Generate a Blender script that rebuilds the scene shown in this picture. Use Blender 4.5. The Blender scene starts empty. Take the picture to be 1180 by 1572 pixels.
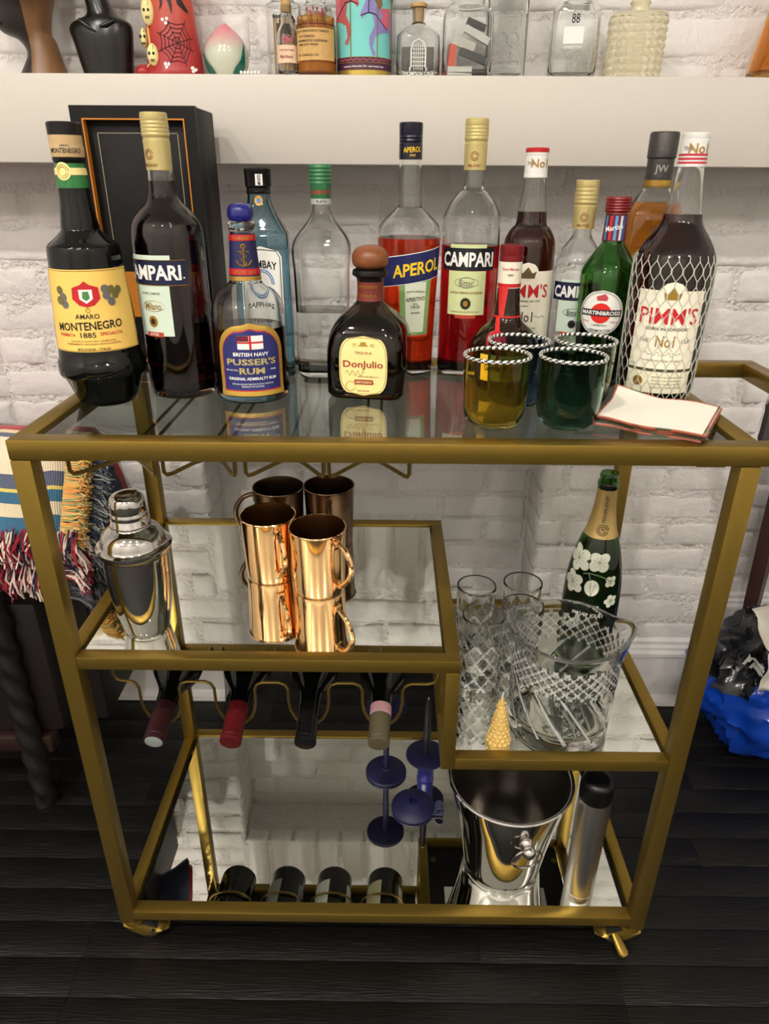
import bpy, bmesh, math, random
from mathutils import Vector, Matrix, noise
from mathutils.geometry import tessellate_polygon
random.seed(7)
PI = math.pi
SC = bpy.context.scene
COL = SC.collection

# ------------------------------------------------------------------ camera
FOCAL_PX, IMG_W = 1075.23, 1180.0
PITCH, YAW, ROLL = .4463, -.0069, .0068
cam_d = bpy.data.cameras.new('camera'); cam = bpy.data.objects.new('camera', cam_d); COL.objects.link(cam)
cam_d.sensor_fit = 'HORIZONTAL'; cam_d.sensor_width = 36.0; cam_d.lens = 36.0 * FOCAL_PX / IMG_W
cam_d.clip_start = .02
_f = Vector((math.sin(YAW) * math.cos(PITCH), math.cos(YAW) * math.cos(PITCH), -math.sin(PITCH)))
_r = Vector((math.cos(YAW), -math.sin(YAW), 0)); _u = _r.cross(_f)
_r2 = math.cos(ROLL) * _r + math.sin(ROLL) * _u; _u2 = -math.sin(ROLL) * _r + math.cos(ROLL) * _u
_m = Matrix((_r2, _u2, -_f)).transposed().to_4x4(); _m.translation = (.00497, -.68603, 1.06532)
cam.matrix_world = _m
SC.camera = cam

# ------------------------------------------------------------------ world, lights, exposure
w = bpy.data.worlds.new('world'); SC.world = w; w.use_nodes = True
w.node_tree.nodes['Background'].inputs[0].default_value = (.9, .85, .8, 1)
w.node_tree.nodes['Background'].inputs[1].default_value = .02
SC.view_settings.view_transform = 'Standard'; SC.view_settings.look = 'None'
SC.view_settings.gamma = 1; SC.view_settings.use_curve_mapping = False
SC.view_settings.exposure = 0.32
SC.cycles.max_bounces = 13; SC.cycles.transmission_bounces = 13; SC.cycles.glossy_bounces = 8
SC.cycles.transparent_max_bounces = 16; SC.cycles.diffuse_bounces = 4
SC.cycles.sample_clamp_indirect = 4.0; SC.cycles.blur_glossy = .5
CEIL = 2.9
LAMPS = [(-1.05, -1.45, 24), (-.15, -1.45, 14), (.80, -1.45, 6)]
FILL_GLOBES = [(-1.7, -2.5, 180), (-.2, -2.8, 160), (1.5, -2.6, 105)]      # added opal globes, unseen, that raise the ambient light

# ------------------------------------------------------------------ materials
def lin(c):
    return tuple(((x / 255.) / 12.92 if x / 255. < .04045 else (((x / 255.) + .055) / 1.055) ** 2.4) for x in c) + (1.,)
MATS = {}
def both_fresnel(nt, ior):
    """air-to-glass reflectance, the same seen from either face"""
    fr = nt.nodes.new('ShaderNodeFresnel'); ge = nt.nodes.new('ShaderNodeNewGeometry'); mr = nt.nodes.new('ShaderNodeMapRange')
    mr.inputs[3].default_value = ior; mr.inputs[4].default_value = 1 / ior
    nt.links.new(ge.outputs['Backfacing'], mr.inputs[0]); nt.links.new(mr.outputs[0], fr.inputs[0]); return fr.outputs[0]
def mat(name, rgb, rough=.5, metal=0., trans=0., ior=1.45, bump=0., bscale=60., bdetail=3., var=0., vscale=8., coat=0., stretch=None, spec=.5, sheen=0., thin=0., bdist=.002):
    """principled material with procedural relief and colour variation"""
    if name in MATS: return MATS[name]
    m = bpy.data.materials.new(name); m.use_nodes = True; MATS[name] = m
    nt = m.node_tree; b = nt.nodes['Principled BSDF']; L = nt.links
    c = lin(rgb)
    b.inputs['Base Color'].default_value = c
    b.inputs['Roughness'].default_value = rough; b.inputs['Metallic'].default_value = metal
    b.inputs['Transmission Weight'].default_value = trans; b.inputs['IOR'].default_value = ior
    b.inputs['Coat Weight'].default_value = coat; b.inputs['Specular IOR Level'].default_value = spec
    b.inputs['Sheen Weight'].default_value = sheen
    if bump or var:
        tc = nt.nodes.new('ShaderNodeTexCoord'); mp = nt.nodes.new('ShaderNodeMapping')
        L.new(tc.outputs['Object'], mp.inputs[0])
        if stretch: mp.inputs['Scale'].default_value = stretch
    if bump:
        n = nt.nodes.new('ShaderNodeTexNoise'); n.inputs['Scale'].default_value = bscale; n.inputs['Detail'].default_value = bdetail
        L.new(mp.outputs[0], n.inputs['Vector'])
        bp = nt.nodes.new('ShaderNodeBump'); bp.inputs['Strength'].default_value = bump; bp.inputs['Distance'].default_value = bdist
        L.new(n.outputs[0], bp.inputs['Height']); L.new(bp.outputs[0], b.inputs['Normal'])
    if var:
        n2 = nt.nodes.new('ShaderNodeTexNoise'); n2.inputs['Scale'].default_value = vscale; n2.inputs['Detail'].default_value = 4
        L.new(mp.outputs[0], n2.inputs['Vector'])
        r = nt.nodes.new('ShaderNodeValToRGB')
        r.color_ramp.elements[0].position = .3; r.color_ramp.elements[1].position = .7
        r.color_ramp.elements[0].color = tuple(x * (1 - var) for x in c[:3]) + (1,)
        r.color_ramp.elements[1].color = tuple(min(1, x * (1 + var)) for x in c[:3]) + (1,)
        L.new(n2.outputs[0], r.inputs[0]); L.new(r.outputs[0], b.inputs['Base Color'])
    if thin:      # share of light that goes straight through, as in thin-walled glass
        tr = nt.nodes.new('ShaderNodeBsdfTransparent'); tr.inputs[0].default_value = tuple(x ** .5 for x in c[:3]) + (1,)
        gl = nt.nodes.new('ShaderNodeBsdfGlossy'); gl.inputs['Roughness'].default_value = .01; gl.inputs[0].default_value = (1, 1, 1, 1)
        m2 = nt.nodes.new('ShaderNodeMixShader'); L.new(both_fresnel(nt, ior), m2.inputs[0]); L.new(tr.outputs[0], m2.inputs[1]); L.new(gl.outputs[0], m2.inputs[2])
        mx = nt.nodes.new('ShaderNodeMixShader'); mx.inputs[0].default_value = thin
        o = nt.nodes['Material Output']; L.new(b.outputs[0], mx.inputs[1]); L.new(m2.outputs[0], mx.inputs[2]); L.new(mx.outputs[0], o.inputs[0])
    return m

def thin_glass(name, tint=(235, 240, 240), ior=1.5):
    """flat pane: clear, with the Fresnel reflection of glass"""
    m = bpy.data.materials.new(name); m.use_nodes = True; nt = m.node_tree; nt.nodes.clear()
    o = nt.nodes.new('ShaderNodeOutputMaterial'); mx = nt.nodes.new('ShaderNodeMixShader')
    t = nt.nodes.new('ShaderNodeBsdfTransparent'); t.inputs[0].default_value = lin(tint)
    g = nt.nodes.new('ShaderNodeBsdfGlossy'); g.inputs['Roughness'].default_value = .015
    g.inputs[0].default_value = (.95, .95, .95, 1)
    nt.links.new(both_fresnel(nt, ior), mx.inputs[0]); nt.links.new(t.outputs[0], mx.inputs[1]); nt.links.new(g.outputs[0], mx.inputs[2])
    nt.links.new(mx.outputs[0], o.inputs[0])
    MATS[name] = m
    return m

def emit(name, rgb, strength):
    m = bpy.data.materials.new(name); m.use_nodes = True; b = m.node_tree.nodes['Principled BSDF']
    b.inputs['Base Color'].default_value = lin(rgb); b.inputs['Emission Color'].default_value = lin(rgb); b.inputs['Emission Strength'].default_value = strength
    return m

# ------------------------------------------------------------------ mesh helpers
class M:
    def __init__(s): s.v = []; s.f = []; s.mi = []; s.cur = 0
    def add(s, vs, fs):
        o = len(s.v); s.v += [tuple(p) for p in vs]; s.f += [tuple(i + o for i in f) for f in fs]; s.mi += [s.cur] * len(fs); return o
    def box(s, x0, x1, y0, y1, z0, z1):
        vs = [(x, y, z) for x in (x0, x1) for y in (y0, y1) for z in (z0, z1)]
        s.add(vs, [(0, 1, 3, 2), (4, 6, 7, 5), (0, 4, 5, 1), (2, 3, 7, 6), (0, 2, 6, 4), (1, 5, 7, 3)])
        return s
    def bbox(s, x0, x1, y0, y1, z0, z1, b=.0015):
        """box with chamfered edges"""
        bm = bmesh.new(); bmesh.ops.create_cube(bm, size=1)
        for v in bm.verts: v.co = ((x0 + x1) / 2 + v.co.x * (x1 - x0), (y0 + y1) / 2 + v.co.y * (y1 - y0), (z0 + z1) / 2 + v.co.z * (z1 - z0))
        bmesh.ops.bevel(bm, geom=list(bm.edges), offset=b, segments=2, profile=.5, affect='EDGES')
        bm.verts.index_update()
        s.add([v.co[:] for v in bm.verts], [[v.index for v in f.verts] for f in bm.faces]); bm.free()
        return s
    def tube(s, pts, r, n=8, closed=False, caps=True):
        pts = [Vector(p) for p in pts]; N = len(pts); o = len(s.v); ref = None
        rs = r if isinstance(r, (list, tuple)) else [r] * N
        for i, p in enumerate(pts):
            a = pts[(i - 1) % N] if (closed or i > 0) else p
            b = pts[(i + 1) % N] if (closed or i < N - 1) else p
            d = (b - a); d = d.normalized() if d.length > 1e-9 else Vector((0, 0, 1))
            if ref is None:
                ref = Vector((0, 0, 1)) if abs(d.z) < .9 else Vector((1, 0, 0))
            u = (ref - d * ref.dot(d)); u = u.normalized() if u.length > 1e-6 else d.orthogonal().normalized()
            ref = u; vv = d.cross(u)
            for k in range(n):
                t = 2 * PI * k / n; s.v.append(tuple(p + (u * math.cos(t) + vv * math.sin(t)) * rs[i]))
        for i in range(N if closed else N - 1):
            j = (i + 1) % N
            for k in range(n):
                k2 = (k + 1) % n; s.f.append((o + i * n + k, o + i * n + k2, o + j * n + k2, o + j * n + k)); s.mi.append(s.cur)
        if caps and not closed:
            s.f.append(tuple(o + k for k in range(n))[::-1]); s.mi.append(s.cur)
            s.f.append(tuple(o + (N - 1) * n + k for k in range(n))); s.mi.append(s.cur)
        return s
    def rings(s, prof, q=10, cap0=True, cap1=True, mod=None, c=(0, 0)):
        """loft of rounded-rectangle sections; items (r, z) for round or (hw, hd, rc, z)"""
        o = len(s.v); n = 4 * q
        for it in prof:
            if len(it) == 2: hw = hd = rc = it[0]; z = it[1]
            else: hw, hd, rc, z = it
            rc = min(rc, hw, hd)
            for k in range(n):
                qd, j = divmod(k, q); t = -PI / 2 + qd * PI / 2 + (j / (q - 1) if rc < min(hw, hd) - 1e-6 or hw != hd else j / q) * PI / 2
                sx = (1, 1, -1, -1)[qd]; sy = (-1, 1, 1, -1)[qd]
                x = sx * (hw - rc) + rc * math.cos(t); y = sy * (hd - rc) + rc * math.sin(t)
                if mod:
                    f = mod(math.atan2(x, -y), z); x *= f; y *= f
                s.v.append((x + c[0], y + c[1], z))
        for i in range(len(prof) - 1):
            for k in range(n):
                k2 = (k + 1) % n; s.f.append((o + i * n + k, o + i * n + k2, o + (i + 1) * n + k2, o + (i + 1) * n + k)); s.mi.append(s.cur)
        if cap0: s.f.append(tuple(o + k for k in range(n))[::-1]); s.mi.append(s.cur)
        if cap1:
            b = o + (len(prof) - 1) * n; s.f.append(tuple(b + k for k in range(n))); s.mi.append(s.cur)
        return s
    def loft(s, secs, n=28, cap0=True, cap1=True):
        """sections (cx, cy, rx, ry, z)"""
        o = len(s.v)
        for cx, cy, rx, ry, z in secs:
            for k in range(n):
                t = 2 * PI * k / n; s.v.append((cx + rx * math.cos(t), cy + ry * math.sin(t), z))
        for i in range(len(secs) - 1):
            for k in range(n):
                k2 = (k + 1) % n; s.f.append((o + i * n + k, o + i * n + k2, o + (i + 1) * n + k2, o + (i + 1) * n + k)); s.mi.append(s.cur)
        if cap0: s.f.append(tuple(o + k for k in range(n))[::-1]); s.mi.append(s.cur)
        if cap1:
            b = o + (len(secs) - 1) * n; s.f.append(tuple(b + k for k in range(n))); s.mi.append(s.cur)
        return s
    def ball(s, c, rx, ry=None, rz=None, n=14, m=8):
        ry = ry or rx; rz = rz or rx
        secs = []
        for i in range(1, m):
            a = -PI / 2 + PI * i / m; secs.append((c[0], c[1], rx * math.cos(a), ry * math.cos(a), c[2] + rz * math.sin(a)))
        a = PI / m * .3
        secs = [(c[0], c[1], rx * .1, ry * .1, c[2] - rz)] + secs + [(c[0], c[1], rx * .1, ry * .1, c[2] + rz)]
        return s.loft(secs, n)
    def obj(s, name, mt, parent=None, smooth=True, angle=38, loc=None, rotz=None):
        me = bpy.data.meshes.new(name); me.from_pydata(s.v, [], s.f)
        for x in (mt if isinstance(mt, (list, tuple)) else [mt]): me.materials.append(x)
        if any(s.mi): me.polygons.foreach_set('material_index', s.mi)
        me.validate(); me.update()
        bm = bmesh.new(); bm.from_mesh(me); bmesh.ops.recalc_face_normals(bm, faces=bm.faces); bm.to_mesh(me); bm.free()
        if smooth:
            me.polygons.foreach_set('use_smooth', [True] * len(me.polygons)); me.set_sharp_from_angle(angle=math.radians(angle))
        o = bpy.data.objects.new(name, me); COL.objects.link(o)
        if parent: o.parent = parent
        if loc: o.location = loc
        if rotz is not None: o.rotation_euler = (0, 0, rotz)
        return o

def thing(name, label, cat, loc=(0, 0, 0), rotz=0, group=None):
    o = bpy.data.objects.new(name, None); COL.objects.link(o); o.empty_display_size = .02
    o.location = loc; o.rotation_euler = (0, 0, rotz)
    return tag(o, label, cat, group)
def tag(o, label, cat, group=None):
    o['label'] = label; o['category'] = cat
    if group: o['group'] = group
    return o
def struct(o): o['kind'] = 'structure'; return o
def stuff(o): o['kind'] = 'stuff'; return o
def dup(root, loc=None, rotz=None, label=None):
    r = root.copy(); COL.objects.link(r)
    if loc: r.location = loc
    if rotz is not None: r.rotation_euler = (0, 0, rotz)
    if label: r['label'] = label
    for ch in list(root.children):
        c = ch.copy(); COL.objects.link(c); c.parent = r
        for g in list(ch.children):
            d = g.copy(); COL.objects.link(d); d.parent = c
    return r

def sm(pts, n=4):
    """Catmull-Rom densify of (r, z) or (hw, hd, rc, z) rows"""
    out = []; N = len(pts)
    for i in range(N - 1):
        p0, p1, p2, p3 = pts[max(i - 1, 0)], pts[i], pts[i + 1], pts[min(i + 2, N - 1)]
        for j in range(n):
            t = j / n
            out.append(tuple(.5 * (2 * b + (c - a) * t + (2 * a - 5 * b + 4 * c - d) * t * t + (3 * b - a - 3 * c + d) * t ** 3) for a, b, c, d in zip(p0, p1, p2, p3)))
    out.append(tuple(pts[-1])); return out
def mm(pts): return [tuple(x / 1000. for x in p) for p in pts]
def at(prof, z, i=0):
    for a, b in zip(prof, prof[1:]):
        if a[-1] <= z <= b[-1]:
            t = (z - a[-1]) / max(b[-1] - a[-1], 1e-9); return a[i] + (b[i] - a[i]) * t
    return prof[0][i] if z < prof[0][-1] else prof[-1][i]

# surfaces to print labels on: (s, z, off) -> xyz in the thing's own space
def round_surf(prof, turn=0.):
    def f(s, z, off):
        r = at(prof, z); a = turn + s / max(r, .004); return ((r + off) * math.sin(a), -(r + off) * math.cos(a), z)
    return f
def flat_surf(prof, idx=1):
    def f(s, z, off): return (s, -(at(prof, z, idx) + off), z)
    return f

def patch(name, surf, z0, z1, w, mt, parent, sc=0., off=.0004, nz=10, ns=18, skew=0.):
    """paper label; w = width, or f(t) giving the width at height t in 0..1"""
    m = M(); fw = w if callable(w) else (lambda t: w)
    vs = []; fs = []
    for i in range(nz + 1):
        t = i / nz; z = z0 + (z1 - z0) * t
        for j in range(ns + 1):
            s = (j / ns - .5) * fw(t); vs.append(surf(sc + s, z + skew * s, off))
    for i in range(nz):
        for j in range(ns):
            a = i * (ns + 1) + j; fs.append((a, a + 1, a + ns + 2, a + ns + 1))
    m.add(vs, fs)
    return m.obj(name, mt, parent)
def ell(w, p=2.): return lambda t: max(.0002, w * (max(0., 1 - abs(2 * t - 1) ** p)) ** (1 / p))
def arch(w, k=.35, p=2.2):
    def f(t):
        if t < 1 - k: return w
        return max(.0004, w * (max(0., 1 - ((t - 1 + k) / k) ** p)) ** (1 / p))
    return f
def rrect(w, k=.12):
    def f(t):
        e = min(t, 1 - t)
        return w if e > k else w * (.86 + .14 * math.sqrt(max(0, 1 - (1 - e / k) ** 2)))
    return f

def fine(vs, fs, lmax=.0042):
    """split long edges of a flat figure so that it follows a curved surface"""
    bm = bmesh.new(); bv = [bm.verts.new((x, y, 0)) for x, y in vs]
    for f in fs:
        try: bm.faces.new([bv[i] for i in f])
        except ValueError: pass
    for _ in range(4):
        es = [e for e in bm.edges if e.calc_length() > lmax]
        if not es: break
        bmesh.ops.subdivide_edges(bm, edges=es, cuts=1); bmesh.ops.triangulate(bm, faces=[f for f in bm.faces if len(f.verts) > 3])
    bm.verts.index_update(); out = ([v.co[:2] for v in bm.verts], [tuple(v.index for v in f.verts) for f in bm.faces]); bm.free(); return out
_TC = {}
def text_mesh(body, bold):
    key = (body, bold)
    if key in _TC: return _TC[key]
    cu = bpy.data.curves.new('t', 'FONT'); cu.body = body; cu.align_x = 'CENTER'; cu.align_y = 'CENTER'; cu.resolution_u = 2; cu.offset = bold
    ob = bpy.data.objects.new('t', cu); COL.objects.link(ob)
    dg = bpy.context.evaluated_depsgraph_get()
    me = bpy.data.meshes.new_from_object(ob.evaluated_get(dg))
    vs = [v.co[:2] for v in me.vertices]; fs = [tuple(p.vertices) for p in me.polygons]
    bpy.data.objects.remove(ob); bpy.data.curves.remove(cu); bpy.data.meshes.remove(me)
    xs = [v[0] for v in vs]; ys = [v[1] for v in vs]
    cx = (min(xs) + max(xs)) / 2; cy = (min(ys) + max(ys)) / 2; hh = max(ys) - min(ys); ww = max(xs) - min(xs)
    vs = [((x - cx), (y - cy)) for x, y in vs]
    _TC[key] = (vs, fs, ww, hh); return _TC[key]
def text(surf, body, z, h, mt, parent, s=0., width=None, bold=.012, off=.0008, skew=0., rot=0., name='lettering', arc=0.):
    """lettering of height h centred at (s, z) on a surface"""
    vs, fs, ww, hh = text_mesh(body, bold)
    ky = h / hh; kx = (width / ww) if width else ky
    m = M(); cr, sr = math.cos(rot), math.sin(rot); out = []
    vs, fs = fine([(x * kx, y * ky) for x, y in vs], fs)
    for x, y in vs:
        y += skew * x + arc * x * x
        x, y = x * cr - y * sr, x * sr + y * cr
        out.append(surf(s + x, z + y, off))
    m.add(out, fs)
    return m.obj(name, mt, parent, smooth=False)
def shape(name, surf, pts, mt, parent, off=.0007):
    """flat printed figure from a 2-D outline"""
    tri = tessellate_polygon([[Vector((x, y, 0)) for x, y in pts]])
    vs, fs = fine(pts, tri); m = M(); m.add([surf(x, y, off) for x, y in vs], fs); return m.obj(name, mt, parent, smooth=False)
def strokes(name, surf, lines, r, mt, parent, off=.0006):
    m = M()
    for ln in lines: m.tube([surf(x, y, off) for x, y in ln], r, n=4)
    return m.obj(name, mt, parent)
def circ(cx, cy, rx, ry=None, n=20, a0=0, a1=2 * PI):
    ry = ry or rx; return [(cx + rx * math.cos(a0 + (a1 - a0) * i / n), cy + ry * math.sin(a0 + (a1 - a0) * i / n)) for i in range(n + (0 if abs(a1 - a0 - 2 * PI) < 1e-6 else 1))]
# ------------------------------------------------------------------ the palette
white_wall = mat('painted_white_brick', (224, 221, 219), .5, bump=.8, bscale=42, bdetail=8, bdist=.006, var=.04, vscale=5)
mortar_m = mat('painted_white_mortar', (224, 220, 217), .55, bump=1., bscale=110, bdetail=8, bdist=.008)
shelf_m = mat('painted_white_wood', (206, 201, 192), .45, bump=.06, bscale=120, stretch=(1, 1, 6))
trim_m = mat('gloss_white_trim', (230, 228, 226), .3)
room_m = mat('warm_white_plaster', (238, 235, 230), .8)
gold = mat('brushed_gold_paint', (146, 121, 54), .36, .85, bump=.03, bscale=900)
gold_d = mat('gold_wire', (150, 126, 64), .3, .9)
mirror = mat('mirror_silver', (236, 240, 232), .01, 1.)
black_back = mat('black_backing_board', (14, 14, 14), .5)
pane = thin_glass('reflective_pane', (214, 220, 216), 2.3)
chrome = mat('polished_steel', (205, 203, 200), .06, 1.)
steel = mat('satin_steel', (214, 212, 208), .28, 1., bump=.02, bscale=300, stretch=(1, 1, .02))
copper = mat('polished_copper', (250, 204, 150), .10, 1., var=.06, vscale=30)
copper_in = mat('dull_copper_lining', (150, 108, 66), .3, 1.)
bronze = mat('tarnished_bronze', (120, 96, 76), .28, 1., var=.3, vscale=40)
black_pl = mat('black_plastic', (8, 8, 9), .35, spec=.4)
rubber = mat('black_rubber', (18, 18, 18), .7)
glass = mat('clear_glass', (250, 252, 251), .0, trans=1., ior=1.48)
crystal = mat('cut_crystal', (253, 254, 253), .0, trans=1., ior=1.36)
amber_gl = mat('amber_glass', (240, 190, 110), .01, trans=1., ior=1.45)
brown_gl = mat('brown_bottle_glass', (120, 88, 36), .03, trans=1., ior=1.48)
green_gl = mat('green_bottle_glass', (110, 176, 96), .02, trans=1., ior=1.48)
dkgreen_gl = mat('dark_green_glass', (26, 50, 22), .04, trans=.75, ior=1.5)
black_gl = mat('near_black_glass', (4, 6, 5), .05, ior=1.45)
wine_gl = mat('wine_bottle_glass', (5, 6, 5), .08, ior=1.45)
blue_gl = mat('pale_blue_glass', (188, 220, 232), .0, trans=1., ior=1.48)
water = mat('clear_spirit', (250, 252, 252), .0, trans=1., ior=1.34)
red_lq = mat('deep_red_aperitif', (190, 22, 30), .0, trans=1., ior=1.35)
dkred_lq = mat('dark_red_aperitif', (66, 14, 18), .0, trans=1., ior=1.35)
orange_lq = mat('orange_red_aperitif', (226, 62, 26), .0, trans=1., ior=1.35)
pimm_lq = mat('red_brown_liqueur', (70, 12, 10), .0, trans=1., ior=1.35)
rum_lq = mat('dark_rum', (78, 36, 14), .0, trans=1., ior=1.35)
whisky_lq = mat('amber_whisky', (196, 122, 40), .0, trans=1., ior=1.35)
tequila_lq = mat('brown_tequila', (80, 50, 14), .0, trans=1., ior=1.35)
cream_p = mat('cream_paper', (238, 232, 212), .6, var=.03, vscale=60)
white_p = mat('white_paper', (238, 238, 232), .6)
yellow_p = mat('yellow_label_paper', (242, 202, 104), .55, var=.03, vscale=30)
pale_yellow = mat('pale_yellow_paper', (240, 222, 150), .55, var=.04, vscale=40)
mint_p = mat('pale_mint_paper', (206, 224, 208), .55)
palegreen_p = mat('pale_green_paper', (206, 216, 160), .55)
navy_p = mat('navy_print', (18, 24, 58), .45)
ink = mat('black_ink', (24, 22, 22), .5)
white_ink = mat('white_ink', (240, 240, 236), .5)
gold_ink = mat('gold_ink', (176, 138, 60), .35, .6)
red_ink = mat('red_ink', (190, 26, 34), .45)
brown_ink = mat('brown_ink', (130, 60, 30), .5)
grey_ink = mat('grey_ink', (120, 116, 108), .5)
green_ink = mat('green_ink', (70, 130, 70), .5)
yellow_ink = mat('yellow_ink', (246, 206, 40), .45)
gold_cap = mat('pale_gold_cap', (198, 182, 122), .36, .35, bump=.05, bscale=300)
tan_cap = mat('tan_cap_band', (198, 168, 122), .4)
darkred_cap = mat('dark_red_cap', (116, 24, 30), .35, .1)
green_cap = mat('green_cap', (52, 112, 72), .4, .1)
wood_st = mat('turned_wood', (124, 72, 40), .35, bump=.05, bscale=60, var=.15, vscale=30, stretch=(1, 1, 5))
cork = mat('cork', (196, 160, 104), .8, bump=.4, bscale=180, var=.12, vscale=120)
navy_wax = mat('navy_wax', (17, 17, 58), .55, bump=.08, bscale=200)
dkwax = mat('dark_candle', (12, 13, 24), .5)
# ------------------------------------------------------------------ room shell
YW, YR, YN = .569, .758, .692           # chimney breast face, wall behind it, back of the fireplace opening
NX0, NX1, BX0, BX1 = -.354, .3036, -.70, .70
ARCH0, ARCH1 = .600, .792
RX, RY = 2.6, -4.2
MJ = .0026
fl_m = mat('black_stained_oak', (10, 9, 8), .42, bump=.5, bscale=70, bdetail=5, var=.5, vscale=30, stretch=(.35, 6, 1), spec=.35)
_nt = fl_m.node_tree; _b = _nt.nodes['Principled BSDF']          # pale pores along the grain
_tc = _nt.nodes.new('ShaderNodeTexCoord'); _mp = _nt.nodes.new('ShaderNodeMapping'); _mp.inputs['Scale'].default_value = (14, 260, 1)
_oi = _nt.nodes.new('ShaderNodeObjectInfo'); _nz = _nt.nodes.new('ShaderNodeTexNoise'); _nz.inputs['Scale'].default_value = 1.; _nz.inputs['Detail'].default_value = 3
_vm = _nt.nodes.new('ShaderNodeVectorMath'); _vm.operation = 'ADD'
_nt.links.new(_tc.outputs['Object'], _mp.inputs[0]); _nt.links.new(_mp.outputs[0], _vm.inputs[0]); _nt.links.new(_oi.outputs['Location'], _vm.inputs[1]); _nt.links.new(_vm.outputs[0], _nz.inputs['Vector'])
_rp = _nt.nodes.new('ShaderNodeValToRGB'); _rp.color_ramp.elements[0].position = .66; _rp.color_ramp.elements[1].position = .80; _nt.links.new(_nz.outputs[0], _rp.inputs[0])
_mx = _nt.nodes.new('ShaderNodeMixRGB'); _mx.inputs[2].default_value = lin((74, 68, 62)); _nt.links.new(_rp.outputs[0], _mx.inputs[0])
_src = _b.inputs['Base Color'].links[0].from_socket; _nt.links.new(_src, _mx.inputs[1]); _nt.links.new(_mx.outputs[0], _b.inputs['Base Color'])
floor = struct(M().box(-RX, RX, RY, YR + .02, -.05, -.012).obj('floor', mat('dark_subfloor', (14, 12, 11), .6), smooth=False))
struct(M().box(-RX, RX, RY, YR, CEIL, CEIL + .05).obj('ceiling', room_m, smooth=False))
wall_back = struct(M().box(-RX, RX, YR + MJ, YR + .1, -.05, CEIL).obj('wall_back', mortar_m, smooth=False))
struct(M().box(-RX - .05, -RX, RY, YR + .1, -.05, CEIL).obj('wall_left', room_m, smooth=False))
struct(M().box(RX, RX + .05, RY, YR + .1, -.05, CEIL).obj('wall_right', room_m, smooth=False))
struct(M().box(-RX - .05, RX + .05, RY - .05, RY, -.05, CEIL).obj('wall_front', room_m, smooth=False))
wb = M()
wb.box(BX0 + MJ, NX0 - MJ, YW + MJ, YR + MJ, -.05, CEIL)
wb.box(NX1 + MJ, BX1 - MJ, YW + MJ, YR + MJ, -.05, CEIL)
wb.box(NX0 - MJ, NX1 + MJ, YW + MJ, YR + MJ, ARCH0 + MJ, CEIL)
wb.box(NX0 - MJ, NX1 + MJ, YN + MJ, YR + MJ, -.05, ARCH0 + MJ)
wall_breast = struct(wb.obj('wall_chimney', mortar_m, smooth=False))

# bricks: eight uneven meshes per size, shared by all the bricks of the wall
def brick_mesh(L, H, seed, T=.03):
    rnd = random.Random(seed); nx, nz = 6, 4; vs = []; fs = []
    for j in range(nz):
        for i in range(nx):
            u = i / (nx - 1); v = j / (nz - 1); edge = (i in (0, nx - 1)) or (j in (0, nz - 1))
            x = (u - .5) * L; z = (v - .5) * H
            if i in (1, nx - 2): x = math.copysign(L / 2 - .010, x)
            if j in (1, nz - 2): z = math.copysign(H / 2 - .009, z)
            x += rnd.uniform(-.0022, .0022); z += rnd.uniform(-.0020, .0020)
            y = (rnd.uniform(.0022, .0042) if edge else 0) + rnd.uniform(-.0011, .0011)
            vs.append((x, y, z))
    for j in range(nz - 1):
        for i in range(nx - 1):
            a = j * nx + i; fs.append((a, a + 1, a + nx + 1, a + nx))
    per = [i for i in range(nx)] + [nx * (j + 1) - 1 for j in range(1, nz)] + [nx * (nz - 1) + i for i in range(nx - 2, -1, -1)] + [nx * j for j in range(nz - 2, 0, -1)]
    o = len(vs)
    for p in per: vs.append((vs[p][0] * 1.01, T, vs[p][2] * 1.02))
    for k in range(len(per)):
        k2 = (k + 1) % len(per); fs.append((per[k2], per[k], o + k, o + k2))
    me = bpy.data.meshes.new('brick'); me.from_pydata(vs, [], fs); me.materials.append(white_wall)
    me.polygons.foreach_set('use_smooth', [True] * len(me.polygons)); me.update(); return me
_BM = {}
def brick(parent, x0, x1, z0, z1, y, rot=0., seed=None):
    L, H = round(x1 - x0, 3), round(z1 - z0, 3); k = random.randrange(5); key = (L, H, k)
    if key not in _BM: _BM[key] = brick_mesh(L, H, hash(key) % 9999)
    o = bpy.data.objects.new('brick', _BM[key]); COL.objects.link(o); o.parent = parent
    o.location = ((x0 + x1) / 2, y + random.uniform(-.0008, .0018), (z0 + z1) / 2)
    if rot: o.rotation_euler = (0, 0, rot)
    return o
PITCH_Z, BH, BL, JO = .0597, .0542, .193, .006
def course_fill(parent, xa, xb, z, y, off):
    x = xa - (off % (BL + JO))
    while x < xb - .004:
        a, b = max(x, xa), min(x + BL, xb)
        if b - a > .03: brick(parent, a, b, z, z + BH, y)
        x += BL + JO
Z0 = .510 - 8 * PITCH_Z
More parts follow.
